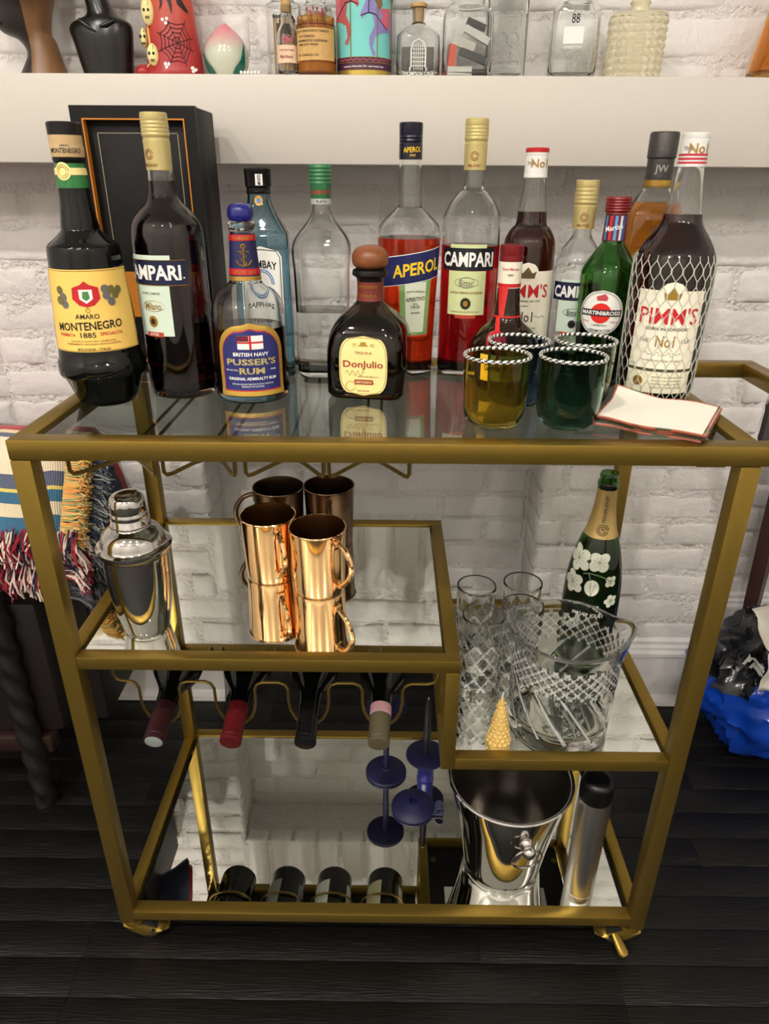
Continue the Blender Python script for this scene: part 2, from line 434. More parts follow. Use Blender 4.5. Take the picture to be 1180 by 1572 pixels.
for k in range(24):
    z = Z0 + k * PITCH_Z + .0028
    off = (0 if k % 2 else .0995) + random.uniform(-.006, .006)
    if z + BH > 1.36: break
    if z < -.02: continue
    if z + BH < ARCH0 + .01:
        course_fill(wall_breast, BX0, NX0, z, YW, off); course_fill(wall_breast, NX1, BX1, z, YW, off + .05)
        course_fill(wall_breast, NX0 + .002, NX1 - .002, z, YN, off + .03)
        for jx, sg in ((NX0, 1), (NX1, -1)):     # the jambs
            L = YN - YW - .004
            bo = brick(wall_breast, -L / 2, L / 2, z, z + BH, 0); bo.location = (jx - sg * .0, (YW + YN) / 2 + .002, z + BH / 2); bo.rotation_euler = (0, 0, sg * PI / 2)
    elif z > ARCH1 - .03:
        course_fill(wall_breast, BX0, BX1, z, YW, off)
    else:
        course_fill(wall_breast, BX0, NX0 - .002, z, YW, off); course_fill(wall_breast, NX1 + .002, BX1, z, YW, off + .05)
x = NX0 + .002                                     # soldier course over the opening
while x < NX1 - .03:
    brick(wall_breast, x, min(x + .0535, NX1 - .001), ARCH0 - random.uniform(0, .004), ARCH1 - .004, YW - .001); x += .0612
for k in range(14):                                # wall beside the chimney breast, as far as it shows
    z = Z0 + k * PITCH_Z + .0028; off = (0 if k % 2 else .0995)
    if z < .12: continue
    course_fill(wall_back, BX1 + .004, 1.02, z, YR, off); 
    if z > .35: course_fill(wall_back, -1.0, BX0 - .004, z, YR, off)

def baseboard(name, x0, x1, y, side=0):
    pr = [(0, 0), (-.022, 0), (-.022, .012), (-.016, .024), (-.014, .026), (-.014, .128), (-.019, .132), (-.019, .140), (-.013, .146), (-.013, .152), (-.009, .158), (-.009, .166), (-.003, .172), (0, .172)]
    m = M(); n = len(pr)
    m.add([(x, y + a, b) for x in (x0, x1) for a, b in pr], [(i, (i + 1) % n, n + (i + 1) % n, n + i) for i in range(n)] + [tuple(range(n))[::-1], tuple(range(n, 2 * n))])
    return struct(m.obj(name, trim_m, angle=25))
baseboard('baseboard_right', NX1 + .004, BX1 + .012, YW); baseboard('baseboard_left', BX0 - .012, NX0 - .004, YW)
baseboard('baseboard_recess', BX1 + .02, RX, YR)

# floor boards run along the wall, each its own piece
_PM = {}
def plank(x0, x1, y):
    L = round(x1 - x0, 2); k = random.randrange(3)
    if (L, k) not in _PM:
        m = M().bbox(-L / 2, L / 2, -.0279, .0279, -.012, 0, .0009); o = m.obj('floor_board', fl_m, floor, angle=30); _PM[(L, k)] = o.data
    else: o = bpy.data.objects.new('floor_board', _PM[(L, k)]); COL.objects.link(o); o.parent = floor
    o.location = ((x0 + x1) / 2, y, random.uniform(-.0006, 0)); return o
y = YR - .02; row = 0
while y > -.5:
    x = -1.25 - random.choice((0., .2, .4, .55)); 
    while x < 1.2:
        L = random.choice((.6, .8, 1., 1.2)); plank(x + .0005, x + L - .0005, y); x += L
    y -= .0567; row += 1
y_end = y + .0279
struct(M().box(-RX, RX, RY, y_end, -.012, -.0005).obj('floor_near', fl_m, smooth=False))

# ------------------------------------------------------------------ ceiling downlights, then the added fill globes
def mm_(p): return [(a / 1000., b / 1000.) for a, b in p]
lens_m = emit('lamp_lens', (255, 238, 214), 9.)
for i, (lx, ly, pw) in enumerate(LAMPS):
    where = ['above the left of the bar cart', 'above the middle of the bar cart', 'above the right of the bar cart', 'at the back left of the room', 'at the back centre of the room', 'at the back right of the room'][i]
    t = thing('ceiling_downlight', 'round recessed ceiling downlight ' + where, 'lamp', (lx, ly, CEIL), 0, 'ceiling downlights')
    M().rings([(.045, -.002), (.06, -.006), (.06, 0), (.045, 0)], cap0=False, cap1=False).obj('trim_ring', trim_m, t)
    M().rings([(.044, -.003), (.044, -.001)]).obj('lens', lens_m, t)
    ld = bpy.data.lights.new('downlight_lamp', 'AREA'); ld.shape = 'DISK'; ld.size = .07; ld.energy = pw; ld.color = (1., .925, .84); ld.spread = math.radians(150)
    lo = bpy.data.objects.new('downlight_lamp', ld); COL.objects.link(lo); lo.location = (0, 0, -.012); lo.parent = t

for i, (gx, gy, st) in enumerate(FILL_GLOBES):  # made-up fill lights that brighten the ceiling and room
    t = thing('fill_globe', 'added opal glass fill globe ' + ['over the left of the room', 'over the middle of the room', 'over the right of the room'][i], 'lamp', (gx, gy, CEIL), 0, 'added opal fill globes')
    M().rings(mm_([(60, -18), (70, -14), (70, 0)]), q=8).obj('base_plate', trim_m, t)
    gm = M(); gm.ball((0, 0, -.105), .09, n=24, m=14); gm.obj('globe', emit('opal_fill_%d' % i, (255, 247, 238), st), t)

# ------------------------------------------------------------------ floating shelf
SZ0, SZ1, SYF = 1.0805, 1.1905, .43
sh = tag(M().bbox(-1.1, 1.1, SYF, YW + .004, SZ0, SZ1, .002).obj('wall_shelf', shelf_m), 'thick white floating shelf fixed across the white brick wall', 'shelf')
# ------------------------------------------------------------------ bar cart
H2, D, ZT, ZM, ZL, ZB, ZP, XS, XH, T, R = .39585, .388, .8154, .5371, .380, .0664, .0392, .0943, .5586, .0221, .018
cart = thing('bar_cart', 'gold metal bar cart with glass top and mirrored shelves on casters', 'bar cart')
def rail(name, *b): return M().bbox(*b, .0012).obj(name, gold, cart)
for sx in (-1, 1):
    for y0 in (0, D - T):
        a, b = sorted((sx * H2, sx * (H2 - T))); rail('post', a, b, y0, y0 + T, ZP, ZT - T - .0006)
rail('top_rail', -H2, XH, 0, T, ZT - T, ZT); rail('top_rail', -H2, XH, D - T, D, ZT - T, ZT)
rail('top_rail', -H2, -H2 + T, T, D - T, ZT - T, ZT - .0002); rail('top_rail', H2 - T, H2, T, D - T, ZT - T, ZT - .0002)
rail('push_handle', XH - T, XH, T, D - T, ZT - T, ZT - .0002)
gp = M().box(-H2 + T + .001, H2 - T - .001, T + .001, D - T - .001, ZT - .010, ZT - .004).obj('glass_top', pane, cart, smooth=False)
XL, XR = -H2 + T, H2 - T
# upper left shelf
rail('shelf_rail', XL, XS, 0, R, ZM - R, ZM); rail('shelf_rail', XL, XS, D - R, D, ZM - R, ZM)
rail('shelf_rail', -H2 + .003, -H2 + .003 + R, T, D - T, ZM - R, ZM - .0003); rail('shelf_rail', XS - R, XS, R, D - R, ZM - R, ZM - .0003)
# step and lower right shelf
rail('step_post', XS - R, XS, 0, R, ZL - R, ZM - R); rail('step_post', XS - R, XS, D - R, D, ZL - R, ZM - R)
rail('shelf_rail', XS, XR, 0, R, ZL - R, ZL); rail('shelf_rail', XS, XR, D - R, D, ZL - R, ZL)
rail('shelf_rail', XS - R, XS, R, D - R, ZL - R, ZL - .0003); rail('shelf_rail', H2 - .003 - R, H2 - .003, T, D - T, ZL - R, ZL - .0003)
# bottom shelf
rail('shelf_rail', XL, XR, 0, R + .002, ZB - R, ZB); rail('shelf_rail', XL, XR, D - R, D, ZB - R, ZB)
rail('shelf_rail', -H2 + .003, -H2 + .003 + R, T, D - T, ZB - R, ZB - .0003); rail('shelf_rail', H2 - .003 - R, H2 - .003, T, D - T, ZB - R, ZB - .0003)
def mirror_shelf(x0, x1, z, y0=R + .001, y1=D - R - .001):
    o = M().box(x0, x1, y0, y1, z - .007, z - .003).obj('mirror_panel', mirror, cart, smooth=False); o['label'] = 'mirrored shelf panel'
    M().box(x0, x1, y0, y1, z - .011, z - .0072).obj('backing_board', black_back, o, smooth=False)
    return o
mirror_shelf(-H2 + R + .008, XS - R - .003, ZM); ml = mirror_shelf(XS + .001, H2 - R - .008, ZL)
mirror_shelf(-H2 + R + .012, H2 - R - .012, ZB, R + .003)
for sx, sw in ((.150, .05), (.305, .045)):
    st = M().box(sx - sw / 2, sx + sw / 2, .235, .275, ZL - .0119, ZL - .0111).obj('sticker', white_p, ml, smooth=False)
# bracket plates and screws under the lower shelf
for x in (XS + .012, XR - .012): M().rings([(.005, -.002), (.006, 0)], q=4).obj('screw', gold_d, cart, loc=(x, D - .05, ZL - .0125))

# stemware hangers: four funnel-mouthed pairs of wires
wz = ZT - T - .030
pairs = [(-.3485, -.2538), (-.2444, -.1652), (-.1536, -.0674), (-.0616, .0272)]
for a, b in pairs:
    c = (a + b) / 2
    for x, sg in ((a, 1), (b, -1)):
        xi = c - sg * .010
        M().tube([(x, .030, ZT - T), (x, .030, wz + .006), (x + sg * .002, .034, wz + .001), (x + sg * .006, .040, wz), (xi - sg * .008, .072, wz), (xi, .082, wz), (xi, D - .05, wz), (xi, D - .045, wz + .006), (xi, D - .045, ZT - T)], .0024, n=8).obj('glass_hanger', gold_d, cart)
M().box(-.37, -.33, .006, .05, ZT - T - .003, ZT - T).obj('rack_plate', gold, cart, smooth=False)
M().box(.33, .36, .006, .04, ZT - T - .003, ZT - T).obj('rack_plate', gold, cart, smooth=False)

# wine rack: waved wires in front and behind
WX = [-.3125, -.2075, -.1050, -.0015]
def wave(y, zbar, dip, hw, x0, x1, ztop):
    pts = [(x0, y, ztop), (x0, y, zbar + .012), (x0 + .004, y, zbar + .003), (x0 + .012, y, zbar)]
    for xc in WX:
        pts += [(xc - hw - .012, y, zbar), (xc - hw - .004, y, zbar - .004), (xc - hw, y, zbar - .012)]
        for i in range(9):
            t = i / 8 * PI
            pts.append((xc - math.cos(t) * hw * (.98 if 0 < i < 8 else 1), y, zbar - .012 - (dip - .012) * (.35 + .65 * math.sin(t)) if 0 < i < 8 else zbar - .012 - (dip - .012) * .35))
        pts += [(xc + hw, y, zbar - .012), (xc + hw + .004, y, zbar - .004), (xc + hw + .012, y, zbar)]
    pts += [(x1 - .012, y, zbar), (x1 - .004, y, zbar + .003), (x1, y, zbar + .012), (x1, y, ztop)]
    M().tube(pts, .0021, n=8).obj('bottle_wire', gold_d, cart)
wave(.085, .4335, .0755, .028, XL + .001, XS - R - .003, ZM - .011)
wave(.262, .430, .057, .042, XL + .001, XS - R - .003, ZM - .011)

# casters
def caster(x, y, front, sx):
    r = M(); r.rings([(.016, ZP), (.0165, ZP - .006), (.012, ZP - .010)], q=8)
    c = r.obj('caster', gold, cart, loc=(x, y, 0))
    d = -sx
    h = M(); secs = []
    N = 14
    for i in range(N + 1):
        t = i / N; a = PI * t; xx = -.014 + .066 * t; top = ZP - .003 - .004 * t - .016 * t * t; bot = max(.009, ZP - .012 - .017 * math.sin(a * .9)); hw = .0155 * (max(.02, 1 - (2 * t - .75) ** 2 * .42)) ** .5 if t < .98 else .006
        secs.append((d * xx, hw, top, bot))
    vs = []
    for xx, hw, tp, bt in secs: vs += [(xx, -hw, (tp + bt) / 2), (xx, -hw * .8, tp - .002), (xx, 0, tp), (xx, hw * .8, tp - .002), (xx, hw, (tp + bt) / 2), (xx, hw * .9, bt), (xx, -hw * .9, bt)]
    fs = [(i * 7 + k, i * 7 + (k + 1) % 7, (i + 1) * 7 + (k + 1) % 7, (i + 1) * 7 + k) for i in range(N) for k in range(7)] + [tuple(range(7)), tuple(range(N * 7, N * 7 + 7))]
    h.add(vs, fs); h.obj('fork', gold, c)
    wl = M(); wl.tube([(d * .020, -.010, .0165), (d * .020, .010, .0165)], .0165, n=24); wl.obj('wheel', rubber, c)
    ax = M(); ax.tube([(d * .030, -.0155, .021), (d * .030, -.0130, .021)], .0035, n=12); ax.obj('axle_pin', chrome, c)
    if front and sx > 0:
        b = M(); b.rings([(.0055, .004, .004, 0), (.008, .005, .005, .018), (.0085, .005, .005, .028), (.0055, .004, .004, .032)], q=5)
        o = b.obj('brake_lever', gold, c); o.location = (d * .026, -.012, .028); o.rotation_euler = (math.radians(118), 0, math.radians(24))
for sx in (-1, 1):
    for y in (T / 2 + .004, D - T / 2): caster(sx * (H2 - .016), y, y < .1, sx)
# ------------------------------------------------------------------ bottles on the glass top
ZG = ZT - .004 + .0002
GB = 'spirit bottles on the cart top'
def ins(row, d):
    if len(row) == 2: return (max(row[0] - d, .0015), row[1])
    return (max(row[0] - d, .0015), max(row[1] - d, .0015), max(row[2] - d, .0008), row[3])
def hollow(parent, prof, gm, wall=.0025, base=.007, lm=None, level=None, q=10, name='glass_body', mod=None):
    """blown-glass vessel with real wall thickness and, if asked, the liquid inside it"""
    foot = ins(prof[0], .003); foot = foot[:-1] + (prof[0][-1],)
    first = tuple(prof[0][:-1]) + (prof[0][-1] + .002,)
    outer = [foot, first] + [p for p in prof[1:] if p[-1] > prof[0][-1] + .003]
    inner = [ins(p, wall) for p in outer if p[-1] > base + .004]
    b0 = ins(ins(tuple(outer[1][:-1]) + (base + .001,), wall), .004); inner = [b0, ins(tuple(outer[1][:-1]) + (base + .004,), wall)] + inner
    o = M().rings(outer + inner[::-1], q=q, mod=mod).obj(name, gm, parent)
    if lm:
        top = ins(tuple(at(outer, level, i) for i in range(len(outer[0]) - 1)) + (level,), wall - .0002)
        lq = [ins(p, -.0002) for p in inner if p[-1] < level - .001] + [top]
        M().rings(lq, q=q).obj('liquid', lm, parent)
    return outer
def solid(parent, prof, gm, q=10, name='glass_body'):
    foot = ins(prof[0], .003); foot = foot[:-1] + (prof[0][-1],)
    outer = [foot, tuple(prof[0][:-1]) + (prof[0][-1] + .002,)] + [p for p in prof[1:] if p[-1] > prof[0][-1] + .003]
    M().rings(outer, q=q).obj(name, gm, parent); return outer
def screw_cap(parent, rows, m, ridges=None, name='cap', angle=30):
    pr = mm(rows)
    if ridges:
        z0, z1, n, d = ridges; extra = []
        for i in range(n * 4 + 1):
            z = (z0 + (z1 - z0) * i / (n * 4)) / 1000.; extra.append((at(pr, z) + (d / 1000.) * (.5 + .5 * math.cos(i * PI / 2)), z))
        pr = sorted([p for p in pr if not (z0 / 1000. <= p[-1] <= z1 / 1000.)] + extra, key=lambda p: p[-1])
    top = (pr[-1][0] - .001, pr[-1][1] + .0008)
    return M().rings(pr + [top], q=8).obj(name, m, parent, angle=angle), pr

def campari(x, y, rot, glass_prof, cap_z0, cap_z1, cap_r, lv, lq, lab, k=1., variant=0):
    t = thing('aperitif_bottle', lab, 'bottle', (x, y, ZG), math.radians(rot), GB)
    pr = sm(mm(glass_prof), 4)
    o = hollow(t, pr, glass, lm=lq, level=lv)
    S = round_surf(o)
    c, cp = screw_cap(t, [(cap_r, cap_z0), (cap_r + .4, cap_z0 + 30 * k), (cap_r - .2, cap_z0 + 31 * k), (cap_r - .2, cap_z0 + 33 * k), (cap_r + .5, cap_z0 + 34 * k), (cap_r + .2, cap_z1)], gold_cap, ridges=(cap_z0 + 36 * k, cap_z1 - 6, 4, .5))
    CS = round_surf(cp)
    text(CS, 'MILANO', (cap_z0 + 5 * k) / 1000, .0032, brown_ink, c, off=.0004)
    strokes('crest', CS, [circ(0, (cap_z0 + 16 * k) / 1000, .005), circ(0, (cap_z0 + 16 * k) / 1000, .003)], .00035, brown_ink, c, off=.0003)
    return t, S

# amaro
t = thing('amaro_bottle', 'black amaro bottle with yellow crest label and tan cap, leftmost on the cart top', 'bottle', (-.347, .164, ZG), math.radians(14), GB)
amp = mm([(33.5, 0), (37, 9), (42.2, 24), (46.2, 33), (50.2, 37), (50.9, 40), (50.9, 50), (50.0, 54), (48.0, 57), (47.6, 66)])
amb = mm([(47.2, 68), (43.8, 116), (40.4, 165)])
ams = sm(mm([(40.4, 165.3), (39.6, 178), (37.4, 183), (28.5, 190), (21.3, 197), (20.4, 202), (18.6, 216), (17.2, 229), (16.4, 245), (14.8, 266)]), 4)
full = amp + amb + ams[1:]
o = solid(t, full, black_gl); S = round_surf(o)
M().rings([(r + .0004, z) for r, z in [p for p in ams if p[1] > .240]] + [(.0152, .268)], q=10, cap0=False, cap1=False).obj('green_neck', mat('green_neck_glass', (30, 110, 50), .12, coat=.3), t)
c, cp = screw_cap(t, [(15.8, 267), (16.6, 270), (17.4, 273), (17.5, 281), (17.0, 283), (17.4, 284.4), (17.0, 287), (17.3, 288.5), (17.0, 292)], tan_cap)
M().rings(mm([(17.3, 292), (17.4, 303), (16, 304.4)]), q=10).obj('cap_top', black_pl, c)
M().rings(mm([(15.4, 265), (16.8, 268), (16.8, 271)]), q=10, cap0=False).obj('cap_foot', black_pl, c)
text(round_surf(cp), 'MONTENEGRO', .277, .0048, ink, c, width=.034, off=.0004)
text(round_surf(cp), 'AMARO', .2818, .002, ink, c, off=.0004)
NS = round_surf([(r + .0006, z) for r, z in o])
nb = patch('neck_band', NS, .2535, .2605, .10, pale_yellow, t)
sl = shape('neck_seal', NS, circ(-.006, .257, .0085, .009), pale_yellow, nb, off=.0006)
strokes('seal_ring', NS, [circ(-.006, .257, .006, .0065), circ(-.006, .257, .004, .0045)], .0003, gold_ink, nb, off=.0009)
lb = patch('front_label', S, .0695, .159, .122, yellow_p, t, ns=30)
strokes('label_border', S, [[(-.058 + i * .116 / 24, .0705) for i in range(25)] + [(.058 - i * .116 / 24, .1575) for i in range(25)] + [(-.058, .0705)]], .0003, gold_ink, lb)
text(S, 'AMARO', .109, .0055, ink, lb, s=-.002, width=.026)
text(S, 'MONTENEGRO', .0985, .0092, ink, lb, s=-.002, width=.076, bold=.02, skew=.04)
text(S, 'PREMIATA', .0885, .0035, red_ink, lb, s=-.029, width=.021); text(S, '1885', .0885, .0058, ink, lb, s=-.004, width=.017); text(S, 'SPECIALITA', .0895, .0035, red_ink, lb, s=.022, width=.026)
text(S, 'LIQUORE DI TANTE VIRTU AROMATICHE', .0815, .0018, brown_ink, lb, width=.05); text(S, 'STABILIMENTO SECONDO ANTICA RICETTA', .0785, .0018, brown_ink, lb, width=.062)
text(S, 'BOLOGNA - ITALIA', .0725, .003, ink, lb, width=.036)
shape('crest', S, [(-.014, .140), (-.015, .128), (-.008, .121), (0, .119), (.008, .121), (.015, .128), (.014, .140), (.005, .143), (0, .147), (-.005, .143)], red_ink, lb)
shape('crest_shield', S, [(-.007, .138), (-.007, .128), (0, .123), (.007, .128), (.007, .138)], white_ink, lb, off=.0010)
shape('crest_charge', S, [(-.003, .136), (-.004, .129), (0, .126), (.004, .129), (.003, .136)], green_ink, lb, off=.0013)
strokes('crest_pendant', S, [circ(0, .1155, .0022), [(0, .119), (0, .1175)]], .0004, gold_ink, lb)
for i, (sx, sz) in enumerate(((-.030, .137), (-.026, .130), (-.031, .126), (-.025, .122), (.028, .137), (.022, .131), (.033, .131), (.027, .124), (.037, .136), (.021, .138))):
    md = shape('medal', S, circ(sx, sz, .0046, n=14), mat('medal_grey', (110, 112, 110), .4, .3) if i % 2 else mat('medal_olive', (120, 112, 62), .4, .3), lb, off=.0008 + .0002 * (i % 3))

# large red aperitif, front left
g1 = [(41.5, 0), (42.6, 12), (42.6, 50), (42.4, 112), (42, 158), (41.7, 185), (39.9, 200), (36, 209), (28.5, 218), (20, 226.3), (16.6, 234), (15.2, 247), (14.2, 262)]
t, S = campari(-.262, .207, -24, g1, 259, 316, 14.6, .248, dkred_lq, 'tall dark red aperitif bottle with pale gold cap beside the yellow-labelled bottle')
lb = patch('front_label', S, .0785, .137, .050, mint_p, t, ns=14)
text(S, 'Milano', .1135, .0085, gold_ink, lb, s=.002, width=.022); text(S, 'DAVIDE CAMPARI', .128, .0028, grey_ink, lb, width=.026)
strokes('flourish', S, [circ(.002, .1135, .015, .006, 24)], .0003, gold_ink, lb)
shape('crest', S, circ(0, .0955, .0062, .0068, 16), gold_ink, lb); shape('crest_shield', S, circ(0, .0955, .003, .0035, 10), ink, lb, off=.001)
rb = patch('red_strip', S, .0775, .083, .024, mat('brick_red_print', (176, 62, 40), .5), t, off=.0008); text(S, 'BITTER', .0803, .0028, white_ink, rb, off=.0012)
nb = patch('name_band', S, .138, .1645, .094, navy_p, t, ns=26, off=.0006)
text(S, 'CAMPARI', .1515, .017, white_ink, nb, width=.080, bold=.03, off=.0011); text(S, '.', .1455, .0022, white_ink, nb, s=.043, off=.0011)
patch('top_strip', S, .165, .1705, .058, mint_p, t, ns=14); strokes('gold_lines', S, [[(-.046 + i * .092 / 20, z) for i in range(21)] for z in (.1373, .1652)], .00035, gold_ink, nb, off=.0008)

# navy-labelled rum
t = thing('rum_bottle', 'squat dark rum bottle with arched navy label and blue wax top', 'bottle', (-.170, .192, ZG), math.radians(11), GB)
pr = sm(mm([(45.2, 0), (46.6, 6), (46.4, 14), (45, 21), (45.2, 40), (45, 58), (44, 104), (41.9, 116.4), (34.7, 127.7), (22.8, 136.7), (18.7, 142.3), (16.4, 165), (14.2, 193), (13.6, 196)]), 4)
o = hollow(t, pr, glass, lm=rum_lq, level=.0885); S = round_surf(o)
M().rings(mm([(13.4, 195.5), (15.2, 197.5), (15.3, 205), (13.4, 207.5)]), q=8).obj('neck_ring', glass, t)
M().rings(sm(mm([(12.2, 206), (14.4, 211), (14.6, 216), (13.6, 221), (9.5, 224.8), (.8, 226)]), 3), q=8, mod=lambda a, z: 1 + .03 * math.cos(8 * a)).obj('wax_top', mat('blue_wax', (26, 28, 112), .3, coat=.3), t)
lb = patch('front_label', S, .0105, .0975, arch(.086, .42), mat('gold_label_border', (196, 160, 72), .35, .4), t, nz=22, ns=22)
l2 = patch('red_line', S, .0165, .0915, arch(.074, .42), red_ink, t, nz=22, ns=22, off=.0008)
l3 = patch('label_field', S, .0178, .0903, arch(.0715, .42), mat('label_navy', (38, 42, 104), .45), t, nz=22, ns=22, off=.0011)
text(S, 'BRITISH NAVY', .0615, .0045, white_ink, l3, width=.042, bold=.025, off=.0016); text(S, "PUSSER'S", .0525, .0078, gold_cap, l3, width=.060, bold=.03, off=.0016)
text(S, 'RUM', .0415, .0078, gold_cap, l3, width=.030, bold=.03, off=.0016); text(S, 'ORIGINAL ADMIRALTY RUM', .0322, .0036, white_ink, l3, width=.058, bold=.025, off=.0016)
text(S, '42% ALC./VOL.', .0425, .0018, white_ink, l3, s=-.024, off=.0016); text(S, '750 ML', .0425, .0018, white_ink, l3, s=.026, off=.0016)
text(S, 'PRODUCT OF GUYANA', .0225, .0018, white_ink, l3, off=.0016); text(S, 'DISTILLED AND BOTTLED FOR THE NAVY TRADITION', .0255, .0016, white_ink, l3, width=.05, off=.0016)
fl = shape('flag', S, [(-.015, .0675), (.015, .0675), (.015, .0835), (-.015, .0835)], white_ink, l3, off=.0015)
shape('flag_cross', S, [(-.015, .0745), (-.0012, .0745), (-.0012, .0675), (.0012, .0675), (.0012, .0745), (.015, .0745), (.015, .0765), (.0012, .0765), (.0012, .0835), (-.0012, .0835), (-.0012, .0765), (-.015, .0765)], red_ink, l3, off=.0018)
shape('flag_canton', S, [(-.015, .0772), (-.0018, .0772), (-.0018, .0835), (-.015, .0835)], navy_p, l3, off=.0020)
strokes('canton_crosses', S, [[(-.015, .0772), (-.0018, .0835)], [(-.015, .0835), (-.0018, .0772)], [(-.0084, .0772), (-.0084, .0835)], [(-.015, .0803), (-.0018, .0803)]], .0004, red_ink, l3, off=.0022)
NS = round_surf(o)
nl = M().rings([(at(o, z) + .0005, z) for z in [.1422 + .051 * i / 8 for i in range(9)]], q=10, cap0=False, cap1=False).obj('neck_label', mat('neck_navy', (30, 32, 78), .45), t)
for z0, z1, mt in ((.1422, .147, gold_ink), (.1485, .1555, red_ink), (.186, .1925, red_ink)):
    M().rings([(at(o, z) + .0009, z) for z in (z0, (z0 + z1) / 2, z1)], q=10, cap0=False, cap1=False).obj('neck_stripe', mt, nl)
text(NS, "PUSSER'S", .189, .0035, gold_ink, nl, width=.024, off=.0014); text(NS, 'SINCE 1655', .152, .0035, gold_ink, nl, width=.026, off=.0014)
strokes('anchor', NS, [[(0, .159), (0, .178)], [(-.006, .174), (.006, .174)], circ(0, .180, .002), circ(0, .166, .0085, .0075, 12, PI * 1.05, PI * 1.95)], .0009, gold_ink, nl, off=.0008)
strokes('rope', NS, [[(.003 * math.sin(i * .9), .160 + i * .0011) for i in range(16)]], .0005, gold_ink, nl, off=.0016)

# blue gin
t = thing('gin_bottle', 'pale blue square gin bottle with black cap behind the rum', 'bottle', (-.1665, .302, ZG), math.radians(4), GB)
pr = sm([(.036, .026, .006, 0), (.0375, .0275, .007, .008), (.037, .027, .007, .10), (.0355, .0255, .007, .178), (.033, .024, .008, .188), (.024, .020, .010, .204), (.016, .016, .014, .222), (.0145, .0145, .0145, .234)], 3)
o = hollow(t, pr, blue_gl, lm=mat('blue_tinted_spirit', (225, 242, 248), 0, trans=1., ior=1.34), level=.168, q=8); S = flat_surf(o)
c, cp = screw_cap(t, [(15.2, 233), (15.6, 236), (15.0, 237), (15.0, 240), (16.6, 242), (16.6, 258), (17.0, 259), (17, 262)], black_pl)
cl = patch('cap_label', round_surf(cp), .243, .256, .009, white_p, c, sc=.003, ns=4); text(round_surf(cp), 'IMPORTED', .2495, .004, ink, c, s=.003, rot=PI / 2, off=.0008, width=.0115)
sk = shape('neck_seal', lambda s, z, off: (s, -(at(o, z, 1) + off), z), circ(.001, .2255, .0052, .006), gold_ink, t, off=.001); shape('seal_gem', lambda s, z, off: (s, -(at(o, z, 1) + off), z), circ(.001, .2255, .0024, .003), mat('gem_blue', (80, 130, 200), .2), t, off=.0015)
lb = patch('front_label', S, .020, .172, arch(.054, .10), white_p, t, nz=24, off=.0006)
strokes('label_border', S, [[(-.0245, .024), (-.0245, .158), (-.020, .166), (0, .168), (.020, .166), (.0245, .158), (.0245, .024)]], .0005, ink, lb, off=.0008)
text(S, 'BOMBAY', .150, .010, ink, lb, width=.040, bold=.02, arc=-8., off=.001); text(S, 'SAPPHIRE', .098, .007, ink, lb, width=.040, off=.001, arc=-6.)
strokes('portrait_ring', S, [circ(0, .125, .013, .016), circ(0, .125, .0155, .0185)], .0008, mat('portrait_blue', (110, 150, 200), .5), lb, off=.0009)

# clear plata tequila
t = thing('tequila_bottle', 'clear tequila bottle with ridged green cap', 'bottle', (-.0868, .3045, ZG), 0, GB)
pr = sm([(.034, .034, .016, 0), (.0365, .0365, .016, .012), (.036, .036, .016, .03), (.0355, .0355, .014, .08), (.0365, .0365, .014, .138), (.0385, .0385, .018, .166), (.034, .034, .022, .182), (.021, .021, .018, .198), (.0135, .0135, .0125, .210), (.0118, .0118, .0115, .221), (.0125, .0125, .0125, .229)], 3)
o = hollow(t, pr, glass, lm=water, level=.089, q=9)
S = flat_surf(o)
c, cp = screw_cap(t, [(13.2, 222), (13.2, 228), (13.4, 228.5), (13.7, 243), (13.6, 267)], green_cap, ridges=(246, 264, 4, .8))
text(round_surf(cp), 'HORNITOS', .2355, .0048, red_ink, c, width=.030, off=.0005, s=.002)
pb = M().rings(mm([(13.5, 221.5), (13.5, 228)]), q=8, cap0=False, cap1=False).obj('plata_band', mat('silver_band', (190, 195, 190), .4, .3), c); text(round_surf(mm([(13.6, 221), (13.6, 229)])), 'PLATA', .2248, .0032, ink, c, off=.0003, s=.002)
def side_left(s, z, off): return (-(at(o, z, 0) + off), -s, z)
bl = patch('side_label', side_left, .026, .138, .040, mat('teal_label', (24, 92, 112), .45), t, off=.0006)
text(side_left, 'HORNITOS', .075, .012, green_ink, bl, width=.034, off=.001)

# brown reposado
t = thing('tequila_bottle', 'squat brown tequila bottle with round wooden stopper and cream label', 'bottle', (-.0208, .2165, ZG), math.radians(-9), GB)
pr = sm([(.046, .046, .014, 0), (.0485, .0485, .014, .006), (.0485, .0485, .014, .05), (.0475, .0475, .016, .066), (.0445, .0445, .020, .082), (.0365, .0365, .024, .096), (.0240, .0240, .020, .107), (.0168, .0168, .0160, .115), (.0155, .0155, .0155, .126), (.0158, .0158, .0158, .142)], 3)
o = hollow(t, pr, brown_gl, lm=tequila_lq, level=.098, q=9); S = flat_surf(o)
M().rings(mm([(16.2, 138), (17, 142), (22, 145), (22.2, 148), (21.5, 151), (17, 153)]), q=10).obj('collar', black_pl, t, angle=20)
M().rings(sm(mm([(14, 152), (20.5, 156), (22.6, 163), (21.5, 170), (16.5, 176), (8, 179), (.8, 179.6)]), 3), q=10).obj('stopper', wood_st, t)
NS = round_surf(sm(mm([(16.2, 114), (16, 126), (16.3, 139)])))
nl = M().rings([(at(o, z) + .0006, z) for z in (.1155, .12, .128, .138)], q=10, cap0=False, cap1=False).obj('neck_label', mat('brick_neck_label', (112, 42, 30), .5, var=.1, vscale=80), t)
text(NS, 'REPOSADO', .1325, .0035, gold_ink, nl, width=.024, off=.0009); text(NS, 'TEQUILA', .122, .0035, gold_ink, nl, width=.021, off=.0009)
lb = patch('front_label', S, .0065, .0795, ell(.060, 3.4), pale_yellow, t, nz=20, off=.0006)
